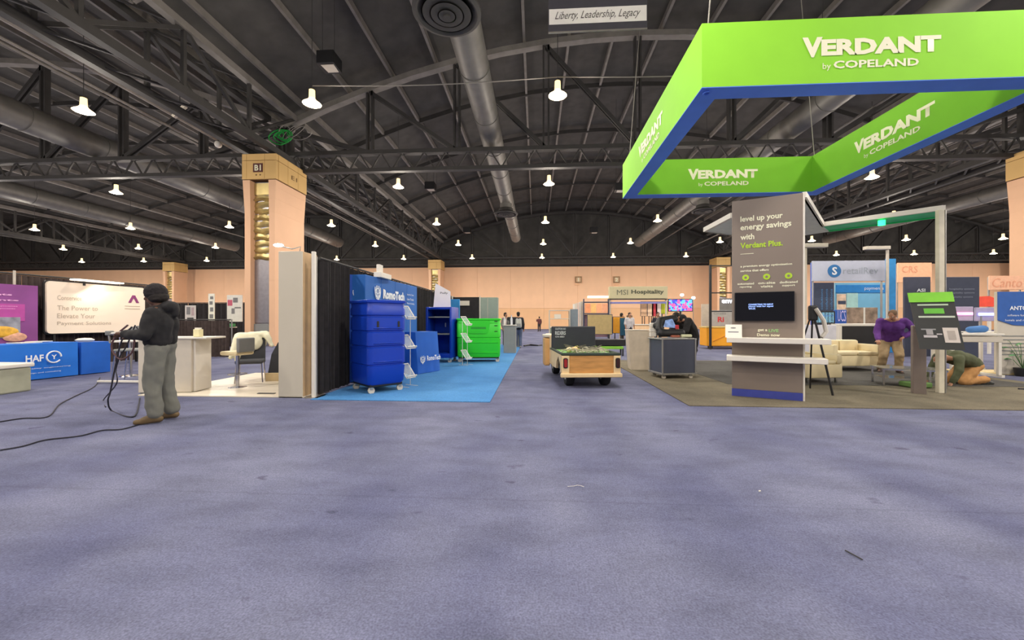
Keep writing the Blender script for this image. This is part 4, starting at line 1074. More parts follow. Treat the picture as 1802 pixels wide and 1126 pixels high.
MB().loft([[(-.05,-.075,.05),(.11,-.075,.05),(.11,-.055,.095),(-.05,-.055,.095)],[(-.05,-.095,.055),(.11,-.095,.055),(.11,-.072,.1),(-.05,-.072,.1)]]).build('display', M_navy, td)
MB().ball((.03,-.03,.155), .05, .012, .02).build('knob', M_greyp, td, True)

# canopy behind the tower
cB = W(1448,392,9.04); cC = W(1660,362,7.83)
Pt = tc_+Rt @ Vector((tw+.02,.0,0))
t = T('booth_canopy', 'white framed canopy with green lit soffit behind the taupe tower', 'canopy', (Pt.x, Pt.y, 0))
def rel(p): return Vector((p[0]-Pt.x, p[1]-Pt.y, p[2] if len(p) > 2 else 0))
zt = 3.46; H_ = .09
def fascia(p, q, h=H_, w_=.06, z=zt, m=M_white): MB().bar(rel((p[0],p[1],z-h/2)), rel((q[0],q[1],z-h/2)), w_, h).build('edge_beam', m, t)
P1 = (Pt.x, Pt.y); P2 = (cB.x, cB.y); P3 = (cC.x, cC.y)
dv = (Vector(P3)-Vector(P2)).normalized(); nv = Vector((-dv.y, dv.x))
P4 = tuple(Vector(P3)+nv*.75); P5 = tuple(Vector(P2)+nv*.75)
fascia(P1, P2); fascia(P2, P3); fascia(P4, P3); fascia(P4, P5, m=mat('green_glow_edge', (30,170,90), .5, emit=.12))
LW = W(1240,408,9.4)
P6 = (LW.x, LW.y); P7 = tuple(tc_+Rt @ Vector((-.0,.9,0)))[:2]
fascia(P6, P7, h=.1); fascia(P6, (P5[0]-.8,P5[1]+1.0)); 
M_sof = mat('soffit_grey', (232,238,232), .6, var=.05); M_grn = mat('green_led_panel', (30,150,96), .5, var=.25, scale=3, emit=.18)
def soff(poly, z, m, nm='soffit_panel'):
    MB().slab([tuple(rel((x,y,0)))[:2] for x, y in poly], z, z+.02).build(nm, m, t)
soff([P6, P7, P1, P2, P5, (P5[0]-.8,P5[1]+1.0)], zt-.09, M_sof)
soff([P2, P3, P4, P5], zt-.07, M_grn)
MB().tube([rel((P2[0]*.4+P3[0]*.6, P2[1]*.4+P3[1]*.6+.2, zt-.1)), rel((P2[0]*.4+P3[0]*.6, P2[1]*.4+P3[1]*.6+.2, zt-.2))], .06, 10).build('lamp_can', mat('green_lamp', (40,255,120), .4, emit=4), t)
MB().rbox(-.1,-.03,0,.0,.05,3.37,.006,1).build('corner_post', mat('cream_post', (214,206,184), .6), t, loc=rel((P3[0],P3[1],0)))
MB().rbox(.012,-.03,0,.03,.05,3.37,.004,1).build('corner_post_edge', M_alu, t, loc=rel((P3[0],P3[1],0)))

# tilted sign kiosk
a = W(1607,517,7.3)
t = T('tilted_sign', 'tilted black sign with green header on a grey brown post', 'sign', (6.6, 7.52, 0), -.5)
tl = .2
def tp(x, z, y=0): return (x*.82+ (1.85-z)*.10, y-(1.85-z)*tl, z)
def tslab(x0,z0,x1,z1,y0,y1,m,nm):
    MB().loft([[tp(x0,z0,y0),tp(x1,z0,y0),tp(x1,z1,y0),tp(x0,z1,y0)],[tp(x0,z0,y1),tp(x1,z0,y1),tp(x1,z1,y1),tp(x0,z1,y1)]]).build(nm, m, t)
tslab(0,.85,.66,1.82,0,.03,mat('sign_black', (34,36,34), .4),'panel')
tslab(-.02,1.66,.66,1.83,-.02,.0,mat('sign_green', (126,204,50), .5),'header')
for (x0,z0,x1,z1,c) in [(.1,1.60,.56,1.625,(190,210,180)),(.18,1.46,.48,1.55,(104,190,60)),(.08,1.39,.62,1.42,(200,210,190)),(.4,.97,.62,1.22,(206,196,186)),(.46,1.02,.57,1.17,(170,160,150)),(.1,1.05,.3,1.09,(190,184,184)),(.08,1.18,.3,1.2,(150,150,150)),(.3,1.1,.38,1.12,(190,184,184)),(.15,1.1,.25,1.18,(160,156,156))]:
    tslab(x0,z0,x1,z1,-.008 if c != (170,160,150) else -.012,-.001,mat('ink_%d_%d_%d' % c, c, .6),'print_block')
MB().rbox(.13,.3,0,.31,.44,1.25,.01,1).build('post', mat('drift_post', (112,100,92), .6), t)
tag(MB().rbox(7.35,8.3,0.019,7.75,8.6,.12,.02,1).build('green_mat', mat('moss_mat', (96,130,70), .9, bump=.4)), 'small green box on the floor beside the canopy post', 'mat')
# easel stand with headset
t = T('tripod_stand', 'thin black tripod pole leaning in front of the taupe tower edge', 'stand', G(1466,697))
top = W(1430,545,7.6); o0 = t.location
MB().tube([(0,0,0), tuple(top-o0)], .018, 6).build('leg', M_black, t)
MB().tube([(.1,.75,0), tuple(top-o0)], .014, 6).build('leg', M_black, t)
MB().tube([(-.45,.55,0), tuple(top-o0)], .014, 6).build('leg', M_black, t)
hd = top-o0
MB().rbox(hd.x-.07,hd.y-.04,hd.z-.2,hd.x+.08,hd.y+.04,hd.z+.08,.03).build('head', M_black, t)
MB().tube([(hd.x+.02,hd.y-.05,hd.z+.02),(hd.x+.16,hd.y-.05,hd.z-.2),(hd.x+.2,hd.y-.05,hd.z-.4),(hd.x+.12,hd.y-.05,hd.z-.5)], .035, 8).build('white_hose', M_white, t, True)
# sofas
def sofa(x, y, rz, wd, label, name='sofa', h=.8):
    t = T(name, label, 'sofa', (x, y, 0), rz)
    MB().rbox(0,0,.14,wd,.8,.42,.03).build('base', M_sofa, t, True)
    n = 2 if wd > 1.2 else 1
    for k in range(n):
        MB().rbox(.12+(wd-.24)*k/n,-.02,.42,.12+(wd-.24)*(k+1)/n-.01,.6,.52,.04).build('seat_cushion', M_sofa, t, True)
        MB().rbox(.12+(wd-.24)*k/n,.55,.45,.12+(wd-.24)*(k+1)/n-.01,.78,h,.05).build('back_cushion', M_sofa, t, True)
    for x0 in (0, wd-.14): MB().rbox(x0,-.01,.13,x0+.14,.8,h-.1,.03).build('arm', M_sofa, t, True)
    for x0 in (.06, wd-.1):
        for y0 in (.05,.7): MB().bar((x0+.02,y0,0),(x0+.02,y0,.14),.035).build('leg', M_chrome, t)
sofa(7.75,10.95,.1,1.35,'cream vinyl two seat sofa beside the man in purple')
t = T('armchair', 'cream vinyl armchair seen from its side behind the tower shelves', 'sofa', (6.45,8.95,0), 1.75)
MB().rbox(-.1,0,.13,.9,.8,.42,.03).build('base', M_sofa, t, True); MB().rbox(-.1,.0,.42,.9,.14,.62,.04).build('arm', M_sofa, t, True); MB().rbox(-.1,.66,.42,.9,.8,.62,.04).build('arm', M_sofa, t, True)
MB().rbox(.7,.14,.42,.9,.66,.8,.05).build('back_cushion', M_sofa, t, True); MB().rbox(-.1,.15,.42,.69,.65,.5,.03).build('seat_cushion', M_sofa, t, True)
for x0 in (0,.8):
    for y0 in (.05,.7): MB().bar((x0,y0+.02,0),(x0,y0+.02,.14),.035).build('leg', M_chrome, t)
t = T('coffee_table', 'low glass coffee table with metal frame in front of the man in purple', 'table', (7.05,8.6,0), -.35)
MB().rbox(0,0,.36,1.0,.6,.375,.004,1).build('glass_top', M_glass, t); MB().rbox(.05,.05,.16,.95,.55,.17,.004,1).build('lower_shelf', M_glass, t)
for x in (.03,.97):
    for y in (.03,.57): MB().bar((x,y,0),(x,y,.36),.03).build('leg', M_chrome, t)
for z in (.345,): 
    MB().bar((.0,.015,z),(1.0,.015,z),.025).bar((.0,.585,z),(1,.585,z),.025).build('frame_rail', M_chrome, t)

# background booths right
def panel_at(px0, py0, px1, py1, Y, m, label, cat='panel', name='graphic_board', floor=False, th=.08, extra=None):
    a = W(px0, py1, Y); b = W(px1, py0, W(px0,py1,Y).y)
    t = T(name, label, cat, (a.x, Y, 0)); z0 = .02 if floor else a.z
    MB().rbox(0,0,z0,b.x-a.x,th,b.z,.01,1).build('panel', m, t)
    if z0 > .3:
        for q in (.03, b.x-a.x-.09): MB().rbox(q,th+.005,0,q+.06,th+.06,b.z-.05,.005,1).build('support_post', M_alu, t)
    return t, b.x-a.x, z0, b.z
t, w_, z0, z1 = panel_at(1430,458,1558,495,17,mat('pale_banner', (186,190,206), .7, var=.03),'pale grey fascia banner with blue round logo','sign','fascia_banner')
MB().lathe([(0,-.01),(.26,-.01),(.26,0),(0,0)], (w_*.3,0,(z0+z1)/2), 24, 'y').build('round_logo', mat('logo_blue', (40,110,170), .6), t)
text('S', w_*.3, -.02, (z0+z1)/2-.16, M_print_white, t, width=.2, height=.32, align='CENTER', bold=.02)
text('retailRev', w_*.42, -.01, (z0+z1)/2-.12, mat('pale_print', (160,168,180), .7), t, width=1.35, height=.26)
t, w_, z0, z1 = panel_at(1560,455,1577,556,17.2,mat('azure_pillar', (40,140,205), .6),'tall azure blue pillar panel beside the pale fascia banner','pillar','booth_pillar', floor=True)
t, *_ = panel_at(1428,462,1432,556,17.1,mat('indigo_pillar', (70,110,210), .6),'slim indigo pillar at the left end of the pale fascia banner','pillar','booth_pillar', floor=True)
t, w_, z0, z1 = panel_at(1433,497,1468,556,18.2,mat('dark_graphic', (58,66,86), .6),'dark graphic panel with vertical blue lettering', floor=True)
for k in range(3):
    o = text('solutions', .35+.2*k, -.01, 1.8, mat('mid_blue_print', (80,140,190), .6), t, width=.9, height=.1); o.rotation_euler = (0, -PI/2, 0)
t, w_, z0, z1 = panel_at(1470,497,1560,552,18.6,mat('sky_graphic', (120,184,214), .6, var=.15, scale=.8),'sky blue graphic wall below the pale fascia banner', floor=True)
MB().rbox(0,-.03,z1-.45,w_,-.001,z1-.1,.01,1).build('header_band', mat('strong_blue', (30,130,200), .6), t)
MB().rbox(.47,-.02,1.3,.95,-.001,z1-.46,.01,1).build('mint_stripe', mat('mint_graphic', (176,216,206), .6), t)
text('payments', 1.2, -.04, z1-.36, M_print_white, t, width=.8, height=.15)
MB().rbox(.05,-.02,1.35,.45,-.001,z1-.5,.01,1).build('side_graphic', mat('peach_graphic', (230,200,170), .6, var=.2), t)
MB().rbox(.1,-.03,2.05,.42,-.021,2.2,.01,1).build('dark_bar', M_navy, t)
t, w_, z0, z1 = panel_at(1490,541,1545,570,16,mat('photo_collage', (150,128,108), .6, var=.5, scale=4),'brown photo collage board behind the man in purple', floor=True)
MB().rbox(.6,-.02,z1-.62,.66,-.001,z1,.005,1).build('divider', M_white, t)
t, w_, z0, z1 = panel_at(1469,545,1490,575,15.5,mat('deep_blue_graphic', (36,84,168), .6),'deep blue poster panel right of the small lit screen', floor=True)
text('UCS', .1, -.01, 1.3, mat('pink_white', (210,200,240), .6), t, width=.28, height=.4)
t, w_, z0, z1 = panel_at(1434,549,1468,568,13,mat('lit_screen', (170,225,250), .4, emit=.9),'small lit pale blue screen behind the tower','television','monitor')
MB().rbox(-.03,.0,z0-.03,w_+.03,.06,z1+.03,.005,1).build('bezel', M_black, t)
text('welcome', .1, -.01, z0+.2, M_bluef, t, width=.45, height=.06)
t, w_, z0, z1 = panel_at(1426,572,1472,612,12.6,mat('pale_podium', (206,206,216), .6),'pale podium below the small lit screen','podium','podium', floor=True, th=.5)
t, w_, z0, z1 = panel_at(1482,574,1545,604,13.2,M_black,'black low cabinet with white frame behind the sofa','cabinet','low_cabinet', floor=True, th=.4)
MB().rbox(-.1,-.03,z1,w_+.1,.42,z1+.08,.01,1).build('top', M_white, t); MB().rbox(-.1,-.03,0,-.02,.4,z1,.01,1).build('side', M_white, t)
# ceiling-hung white lamp bars above booths
for i, (px, py, Y, l) in enumerate([(1545,437,16.5,'white T shaped lamp post above the azure pillar'),(1433,433,14.5,'small white shelf lamp right of the tower top')]):
    p = W(px,py,Y); t = T('lamp_post', l, 'lamp', (p.x, Y, 0))
    MB().rbox(-.5,-.1,p.z-.05,.4,.1,p.z+.08,.01,1).build('cross_arm', M_offw, t); MB().bar((.35 if i == 0 else -.3,0,0),(.35 if i == 0 else -.3,0,p.z),.07).build('pole', M_offw, t)
t, w_, z0, z1 = panel_at(1592,487,1638,552,15.5,mat('navy_graphic', (66,70,88), .6),'navy graphic panel left of the cream canopy post', floor=True)
text('ASI', w_*.45, -.01, z1-.55, M_print_white, t, width=.3, height=.12, bold=.02)
t, w_, z0, z1 = panel_at(1662,487,1724,560,14.5,mat('navy_graphic_b', (60,66,84), .6),'wide navy graphic panel right of the cream canopy post', floor=True)
for zz, ww in ((z1-.45,.8),(z1-.58,.8),(z1-.72,.75)): text('hospitality systems', .15, -.01, zz, mat('grey_print', (150,156,170), .6), t, width=ww, height=.07)
t, w_, z0, z1 = panel_at(1755,513,1850,620,10.5,M_offw,'white pull up banner with blue header at right edge','banner','banner_stand', floor=True)
zz = EYE+(563-570)/FPX*10.5
MB().prism([(0,zz+.1),(.35,zz-.02),(.75,zz-.04),(w_,zz+.02),(w_,z1),(0,z1)], -.02, -.001).build('blue_header', mat('banner_blue', (44,92,168), .6), t)
text('ANTON', .25, -.03, z1-.45, M_print_white, t, width=.5, height=.1, bold=.02)
text('software for modern', .2, -.03, z1-.6, M_print_white, t, width=.65, height=.05)
text('hotels and resorts', .15, -.03, z1-.72, M_print_white, t, width=.65, height=.05)
for k in range(6): MB().box(.1,-.01,.95-k*.09,.75,-.001,.97-k*.09).build('text_line', M_greyp, t)
# orange/peach far booths
t, w_, z0, z1 = panel_at(1580,462,1640,497,26,mat('peach_banner', (246,190,150), .7),'peach banner with orange lettering far behind the navy panel','sign','fascia_banner')
text('CRS', .25, -.01, (z0+z1)/2, mat('orange_print', (230,160,124), .6), t, width=.9, height=.4)
t, w_, z0, z1 = panel_at(1742,485,1802,510,20,mat('peach_banner_b', (240,186,150), .7),'peach banner with orange script at far right','sign','fascia_banner')
text('Canto', .1, -.01, z0+.12, MATS['orange_print'], t, width=1.3, height=.42, shear=.2)
p = W(1722,535,17)
t = T('red_arch', 'red arch shaped display top right of the navy panel', 'display', (p.x, 17, 0))
MB().prism([(0,p.z-.1),(1.1,p.z-.1),(.75,p.z+.18),(.4,p.z+.32),(.05,p.z+.3)], 0, .1).build('arch_panel', mat('tomato_panel', (240,80,56), .5), t)
MB().bar((.5,.1,0),(.5,.1,p.z),.08).build('support', M_white, t)
for px0, px1, py, Y, c, l in ((1672,1712,552,12,(255,150,190),'pink glowing light strip right of the tilted sign'),(1722,1752,553,12.5,(170,180,255),'violet glowing light strip left of the banner stand')):
    a = W(px0,py,Y); b = W(px1,py,Y)
    t = T('light_strip', l, 'lamp', (a.x, Y, 0)); MB().rbox(0,-.02,a.z-.04,b.x-a.x,.02,a.z+.04,.01,1).build('tube', mat('strip_%d' % px0, c, .4, emit=2), t)
    MB().rbox(-.05,.03,a.z-.2,b.x-a.x+.05,.08,a.z+.2,.01,1).build('panel', mat('lav_panel', (170,160,190), .6), t)
    MB().bar((.1,.05,0),(.1,.05,a.z),.05).build('post', M_alu, t)
def white_table(x, y, w_, label):
    t = T('white_table', label, 'table', (x, y, 0), -.12)
    MB().rbox(0,0,.98,w_,.55,1.03,.01,1).build('table_top', M_white, t); MB().rbox(.02,.02,.82,w_-.02,.53,.96,.01,1).build('apron', M_offw, t)
    for q in (.08, w_-.08): MB().bar((q,.05,.02),(q,.05,.82),.06).build('leg', M_white, t); MB().bar((q,-.05,.03),(q,.6,.03),.06).build('foot', M_white, t)
white_table(9.9,10.2,1.1,'white high table right of the tilted sign')
white_table(12.0,11.6,1.3,'white high table behind the pull up banner')
t = T('blue_bag', 'blue bag resting on the shelf of the white high table', 'bag', (10.5,10.35,1.035)); blob('bag_body', [('c',(0,0,.08),.08,(.3,0,.1),.09)], mat('bag_blue', (70,120,180), .7), t, .02, 2)
tag(MB().rbox(9.95,10.25,1.033,10.25,10.5,1.06,.004,1).build('laptop_base', M_greyp), 'closed grey laptop on the white high table', 'laptop')
t = T('desk_box', 'peach box monitor back on the table right of the tilted sign', 'monitor', (10.9,11.9,0))
MB().rbox(0,0,1.05,.6,.06,1.42,.02).build('screen_back', mat('peach_plastic', (222,178,150), .6), t); MB().rbox(.25,.06,.0,.35,.12,1.2,.01,1).build('stand', M_offw, t)
# plant
p = G(1782,660); t = T('potted_plant', 'green leafy plant in a dark pot in front of the pull up banner', 'plant', (p.x, p.y-.2, 0))
MB().lathe([(0,0),(.12,0),(.15,.2),(.14,.2),(0,.18)], seg=16).build('pot', M_black, t, True)
lf = None
for k in range(16):
    a = k*2.4; r = .12+.02*(k % 5); h = .35+.035*k
    MB().tube([(0,0,.18),(r*.5*math.cos(a),r*.5*math.sin(a),h*.7),(r*math.cos(a),r*math.sin(a),h)], .006, 4).build('stem', mat('stem_green', (80,120,70), .7), t)
    d = Vector((math.cos(a), math.sin(a), .25)).normalized(); sdir = Vector((-math.sin(a), math.cos(a), 0)); b0 = Vector((r*math.cos(a), r*math.sin(a), h)); L_ = .2
    vs = [b0, b0+d*L_*.4+sdir*.05, b0+d*L_*.45+Vector((0,0,.02)), b0+d*L_*.4-sdir*.05, b0+d*L_-Vector((0,0,.05))]
    vs += [v_+Vector((0,0,-.004)) for v_ in vs]
    MB().add(vs, [(0,1,2),(0,2,3),(1,4,2),(2,4,3),(5,7,6),(5,8,7),(6,7,9),(7,8,9)]).build('leaf', mat('leaf_green', (92,150,96), .5, var=.2), t)
t = T('white_pots_tray', 'pale yellow low platform under the white high table', 'platform', (10.6,10.6,0), -.1)
MB().rbox(0,0,0,1.3,.6,.07,.01,1).build('board', mat('pale_gold', (226,204,150), .6), t); MB().rbox(1.4,0,0,2.4,.5,.05,.01,1).build('board', M_offw, t)

# wall signs on the back wall
def wsign(px, py, txt, label):
    p = W(px, py, 59.8); t = T('wall_sign', label, 'sign', (p.x, 59.85, p.z))
    MB().rbox(-.5,-.06,-.5,.5,.0,.5,.02,1).build('plate', mat('sign_tan', (186,150,110), .6), t); MB().rbox(-.4,-.09,-.4,.4,-.06,.4,.02,1).build('frame', M_joint, t)
    MB().rbox(-.34,-.1,-.34,.34,-.088,.34,.01,1).build('face', mat('sign_face', (214,180,140), .6), t)
    text(txt, 0, -.11, -.28, M_cream, t, height=.55, align='CENTER', bold=.02)
wsign(1018,492,'1','small square wall sign above the utility cart, left one of the pair'); wsign(1085,492,'2','small square wall sign left above the booth fascia, right one of the pair'); wsign(313,492,'3','small square sign on the peach back wall above the standing man')
for px in (1016,1085): 
    p = W(px,501,59.8); tag(MB().box(p.x-.35,59.8,p.z-.06,p.x+.35,59.86,p.z+.06).build('wall_caption', M_peachL), 'tiny caption plate under the sign, %s one' % ('left' if px < 1050 else 'right'), 'plate')

# ------------------------------------------------------------------ people
def person(label, loc, rz, J={}, top=((30,30,32),), trouser=(90,90,86), shoe=(60,50,40), skin=M_skin, hair=M_hair, hood=False, beanie=False, vox=.024, k=1.0, bulk=1.0, skirt=False, extra=None, long_sleeve=True, far=False, hand_l=True, name='person', sleeve_col=None, hem=.0, baggy=1.0, rise=.3):
    t = T(name, label, 'person', loc, rz)
    D = dict(head=(0,.02,1.62), neck=(0,0,1.47), chest=(0,0,1.28), waist=(0,0,1.06), pelvis=(0,0,.95),
             shl=(-.19,0,1.41), shr=(.19,0,1.41), ell=(-.25,-.03,1.14), elr=(.25,-.03,1.14), wrl=(-.26,.06,.9), wrr=(.26,.06,.9),
             hil=(-.095,0,.92), hir=(.095,0,.92), knl=(-.105,.02,.5), knr=(.105,.02,.5), anl=(-.11,0,.09), anr=(.11,0,.09),
             tol=(-.13,.17,.03), tor=(.13,.17,.03), look=(0,1,0))
    D.update(J); P_ = {a: Vector(b)*(k if a != 'look' else 1) for a, b in D.items()}
    def c(a, ra, b, rb): return ('c', P_[a] if isinstance(a, str) else a, ra*k, P_[b] if isinstance(b, str) else b, rb*k)
    side = (P_['shr']-P_['shl']).normalized(); look = P_['look'].normalized()
    up_ = (P_['head']-P_['neck']).normalized()
    hd = P_['head']; ear = look.cross(up_).normalized(); fup = ear.cross(look).normalized()
    R = Matrix((ear, look, fup)).transposed()
    sh = [('e', hd+fup*.02*k, .076*k, .096*k, .108*k, 14, 10, R), ('e', hd+look*.025*k-fup*.05*k, .058*k, .072*k, .07*k, 12, 8, R),
          ('c', hd+look*.092*k+fup*.015*k, .012*k, hd+look*.112*k-fup*.022*k, .017*k), c('neck', .06, hd-fup*.05*k, .052)]
    for s_ in (-1, 1):
        sh.append(('e', hd+ear*s_*.079*k-look*.005*k, .012*k, .022*k, .033*k, 8, 6, R))
        sh.append(('c', hd+ear*s_*.03*k+look*.088*k+fup*.03*k, .012*k, hd+ear*s_*.045*k+look*.078*k+fup*.03*k, .011*k))
    tb = .11*bulk
    for s_ in (-1, 1):
        sh += [c(P_['chest']+side*s_*.075*k, tb*.9, P_['waist']+side*s_*.06*k, tb*.85), c(P_['waist']+side*s_*.06*k, tb*.85, P_['pelvis']+side*s_*.06*k, tb*.9), c('neck', .06, P_['chest']+side*s_*.09*k, .08)]
    for q in 'lr':
        sh += [c('sh'+q, .05, 'el'+q, .042), c('el'+q, .042, 'wr'+q, .028), c('neck', .055, 'sh'+q, .052), c('hi'+q, .085, 'kn'+q, .055), c('kn'+q, .055, 'an'+q, .04), c('an'+q, .04, 'to'+q, .03)]
        # hand: palm, four fingers, thumb
        wv = P_['wr'+q]; fd = (wv-P_['el'+q]).normalized(); sd = fd.cross(Vector((0,0,1))); sd = sd.normalized() if sd.length > .2 else side.copy()
        nm = fd.cross(sd).normalized()
        pe = wv+fd*.08*k
        sh += [('c', wv, .026*k, pe+sd*.02*k, .022*k), ('c', wv, .026*k, pe-sd*.02*k, .022*k)]
        for i, ln in enumerate((.07,.08,.075,.06)):
            b0 = pe+sd*(.033-.022*i)*k; m0 = b0+(fd*.75+nm*.5)*ln*.5*k; e0 = m0+(fd*.35+nm*.9)*ln*.45*k
            sh += [('c', b0, .0105*k, m0, .0095*k), ('c', m0, .0095*k, e0, .0085*k)]
        th = wv+fd*.03*k+sd*.03*k; sh += [('c', th, .014*k, th+(fd*.6+sd*.6+nm*.4)*.055*k, .010*k)]
    bv = vox if far else min(vox, .0095)
    blob('body', sh, skin, t, bv, 3 if far else 2)
    # eyes and mouth
    mb = MB()
    for s_ in (-1, 1): mb.ball(hd+ear*s_*.034*k+look*.09*k+fup*.012*k, .011*k, seg=8, rings=6)
    mb.build('eyes', M_print_white, t, True)
    mb = MB()
    for s_ in (-1, 1): mb.ball(hd+ear*s_*.034*k+look*.099*k+fup*.012*k, .005*k, seg=6, rings=4)
    mb.build('pupils', M_black, t, True)
    MB().cap(hd+look*.092*k-fup*.055*k-ear*.02*k, .006*k, hd+look*.092*k-fup*.055*k+ear*.02*k, .006*k, 8, 2).build('mouth', mat('lip', (140,80,74), .6), t, True)
    # hair or beanie
    if beanie:
        blob('knit_hat', [('e', hd+fup*.05*k-look*.01*k, .108*k, .124*k, .118*k, 14, 10, R), ('e', hd+fup*.02*k-look*.015*k, .115*k, .125*k, .05*k, 14, 8, R)], beanie, t, .012, 2, .014, .03)
        blob('hair', [('e', hd-look*.03*k-fup*.02*k, .122*k, .11*k, .085*k, 12, 8, R), ('e', hd-look*.03*k-fup*.05*k, .125*k, .09*k, .045*k, 12, 8, R)], hair, t, .012, 2, .015, .03)
    elif hair:
        blob('hair', [('e', hd+fup*.045*k-look*.018*k, .088*k, .1*k, .092*k, 14, 10, R), ('e', hd-look*.04*k-fup*.01*k, .083*k, .075*k, .09*k, 12, 8, R)], hair, t, max(vox*.7, .011), 2)
    mt = mat('top_%d_%d_%d' % top[0], top[0], .9, var=.12, scale=7, bump=.15)
    g = []
    for s_ in (-1, 1):
        g += [c(P_['chest']+side*s_*.08*k, tb*1.2, P_['waist']+side*s_*.075*k, tb*1.18), c(P_['waist']+side*s_*.075*k, tb*1.18, P_['pelvis']+side*s_*.07*k+(P_['waist']-P_['pelvis'])*hem, tb*1.15), c(P_['neck']-up_*.06*k, .07, P_['chest']+side*s_*.1*k, .1)]
    for q in 'lr':
        g += [c('sh'+q, .078*baggy, 'el'+q, .066*baggy), c(P_['neck']-up_*.05*k, .07, 'sh'+q, .075)]
        if long_sleeve: g += [c('el'+q, .066*baggy, P_['wr'+q]-(P_['wr'+q]-P_['el'+q])*.06, .046*baggy)]
    if hood:
        g += [('e', P_['neck']-look*.09*k+Vector((0,0,.0))*k, .14*k, .1*k, .085*k, 14, 10), ('c', P_['neck']-look*.12*k-Vector((0,0,.03))*k, .07*k, P_['neck']-look*.14*k-Vector((0,0,.09))*k, .05*k), ('e', P_['neck']+Vector((0,0,.005)), .1*k, .1*k, .05*k, 14, 8)]
    blob('jacket' if top[0][0] < 60 else 'shirt', g, mt, t, vox*.8, 3, .03 if not far else 0, .1)
    ml = mat('legs_%d_%d_%d' % trouser, trouser, .9, var=.1, scale=6, bump=.15)
    g = []
    if skirt:
        g = [c('pelvis', .13, (P_['knl']+P_['knr'])/2+Vector((0,0,.15)), .17)]
        blob('skirt', g, ml, t, vox, 3)
    else:
        for s_ in (-1, 1): g += [c(P_['waist']*rise+P_['pelvis']*(1-rise)+side*s_*.06*k, tb*1.0, P_['pelvis']+side*s_*.07*k, tb*1.1)]
        for q in 'lr':
            g += [c('hi'+q, .105*baggy, 'kn'+q, .083*baggy), c('kn'+q, .083*baggy, P_['an'+q]+Vector((0,0,.04))*k, .07*baggy), c('pelvis', .1, 'hi'+q, .105)]
        blob('trousers', g, ml, t, vox*.7, 2, (.045 if vox < .02 else .035) if not far else 0, .17 if vox < .02 else .11)
    ms = mat('shoe_%d_%d_%d' % shoe, shoe, .6, var=.1)
    for q in 'lr':
        a_ = P_['an'+q]; b_ = P_['to'+q]; d_ = (b_-a_); d_.z = 0 if abs(d_.z) < .3*k else d_.z; d_ = d_.normalized() if d_.length > 0 else look
        g = [('c', a_-d_*.04*k-Vector((0,0,.035))*k, .045*k, b_, .036*k), ('c', a_+Vector((0,0,.03))*k, .055*k, a_-Vector((0,0,.03))*k, .052*k), ('c', a_, .05*k, b_*.6+a_*.4, .042*k)]
        blob('shoe', g, ms, t, .014 if not far else vox, 2)
    return t
PP = G(282,741)
# near man: seen from behind/left side, facing away to the left
t = person('standing man in black hoodie, grey sweatpants and knit hat holding cables', (PP.x, PP.y, 0), 1.95,
    J=dict(head=(0,.05,1.62), neck=(0,-.01,1.46), chest=(0,-.02,1.27), shl=(-.2,.0,1.38), shr=(.2,.0,1.38),
           ell=(-.3,.03,1.13), elr=(.3,.02,1.12), wrl=(-.15,.3,1.14), wrr=(.1,.3,1.12), look=(-.05,1,-.18),
           anl=(-.12,.0,.09), anr=(.12,-.08,.09), tol=(-.15,.18,.035), tor=(.16,.1,.035), knl=(-.11,.03,.5), knr=(.11,-.01,.5)),
    top=((30,29,31),), trouser=(112,112,104), shoe=(104,84,54), skin=M_skin2, beanie=mat('knit_black', (34,30,32), .95, var=.25, scale=40, bump=.4), hood=True, vox=.018, k=1.03, bulk=1.12, baggy=1.15, hem=1.0, rise=1.0)
# cables from his hands
hp = Vector((PP.x, PP.y, 0))+Matrix.Rotation(1.95,3,'Z') @ Vector((0,.42,1.17))
def cable(pts, r, label, m=M_cable):
    out = []
    n = len(pts)
    for i in range(n-1):
        p0 = Vector(pts[max(i-1,0)]); p1 = Vector(pts[i]); p2 = Vector(pts[i+1]); p3 = Vector(pts[min(i+2,n-1)])
        for k in range(6):
            u = k/6; out.append(.5*((2*p1)+(-p0+p2)*u+(2*p0-5*p1+4*p2-p3)*u*u+(-p0+3*p1-3*p2+p3)*u**3))
    out.append(Vector(pts[-1]))
    return tag(MB().tube(out, r, 6).build('cable', m, None, True), label, 'cable')
def ch(px, py): return W(px, py, 5.3)
cable([ch(225,572), ch(205,590), ch(196,612), ch(212,632), ch(232,620), ch(236,596), ch(222,585)], .012, 'brown cable loop hanging highest from the man\'s hands', mat('cable_brown', (92,64,66), .7))
cable([ch(232,575), ch(214,600), ch(202,650), ch(194,690), ch(190,705), G(196,722,.01), G(225,733,.01), G(240,728,.01), G(246,700,.01)], .01, 'long dark cable dropping from the man\'s hands into a floor loop')
cable([ch(238,572), ch(222,610), ch(212,625), ch(204,650), ch(205,675), G(182,704,.01), G(186,716,.01)], .008, 'thin dark cable hanging beside the long one')
cable([ch(240,575), ch(256,600), ch(268,604), ch(276,598)], .008, 'short cable loop against the front of the white counter')
cable([G(0,742,.01), G(40,736,.01), G(84,733,.01), G(104,712,.01), G(130,698,.01), G(166,680,.01), G(176,664,.01)], .009, 'dark cable on the carpet running toward the blue table')
cable([G(0,792,.01), G(40,785,.01), G(80,774,.01), G(140,767,.01), G(180,757,.01), G(215,755,.01), G(250,745,.01)], .008, 'dark cable on the carpet running from the left edge to the man\'s shoe')
t = T('cable_tool', 'small silver gimbal tool held in the man\'s hands', 'tool', hp)
MB().tube([(-.12,-.05,0),(.1,.02,.02)], .02, 8).build('grip', M_alu, t, True); MB().rbox(-.15,-.07,-.02,-.08,.0,.04,.01,1).build('head', M_greyp, t)
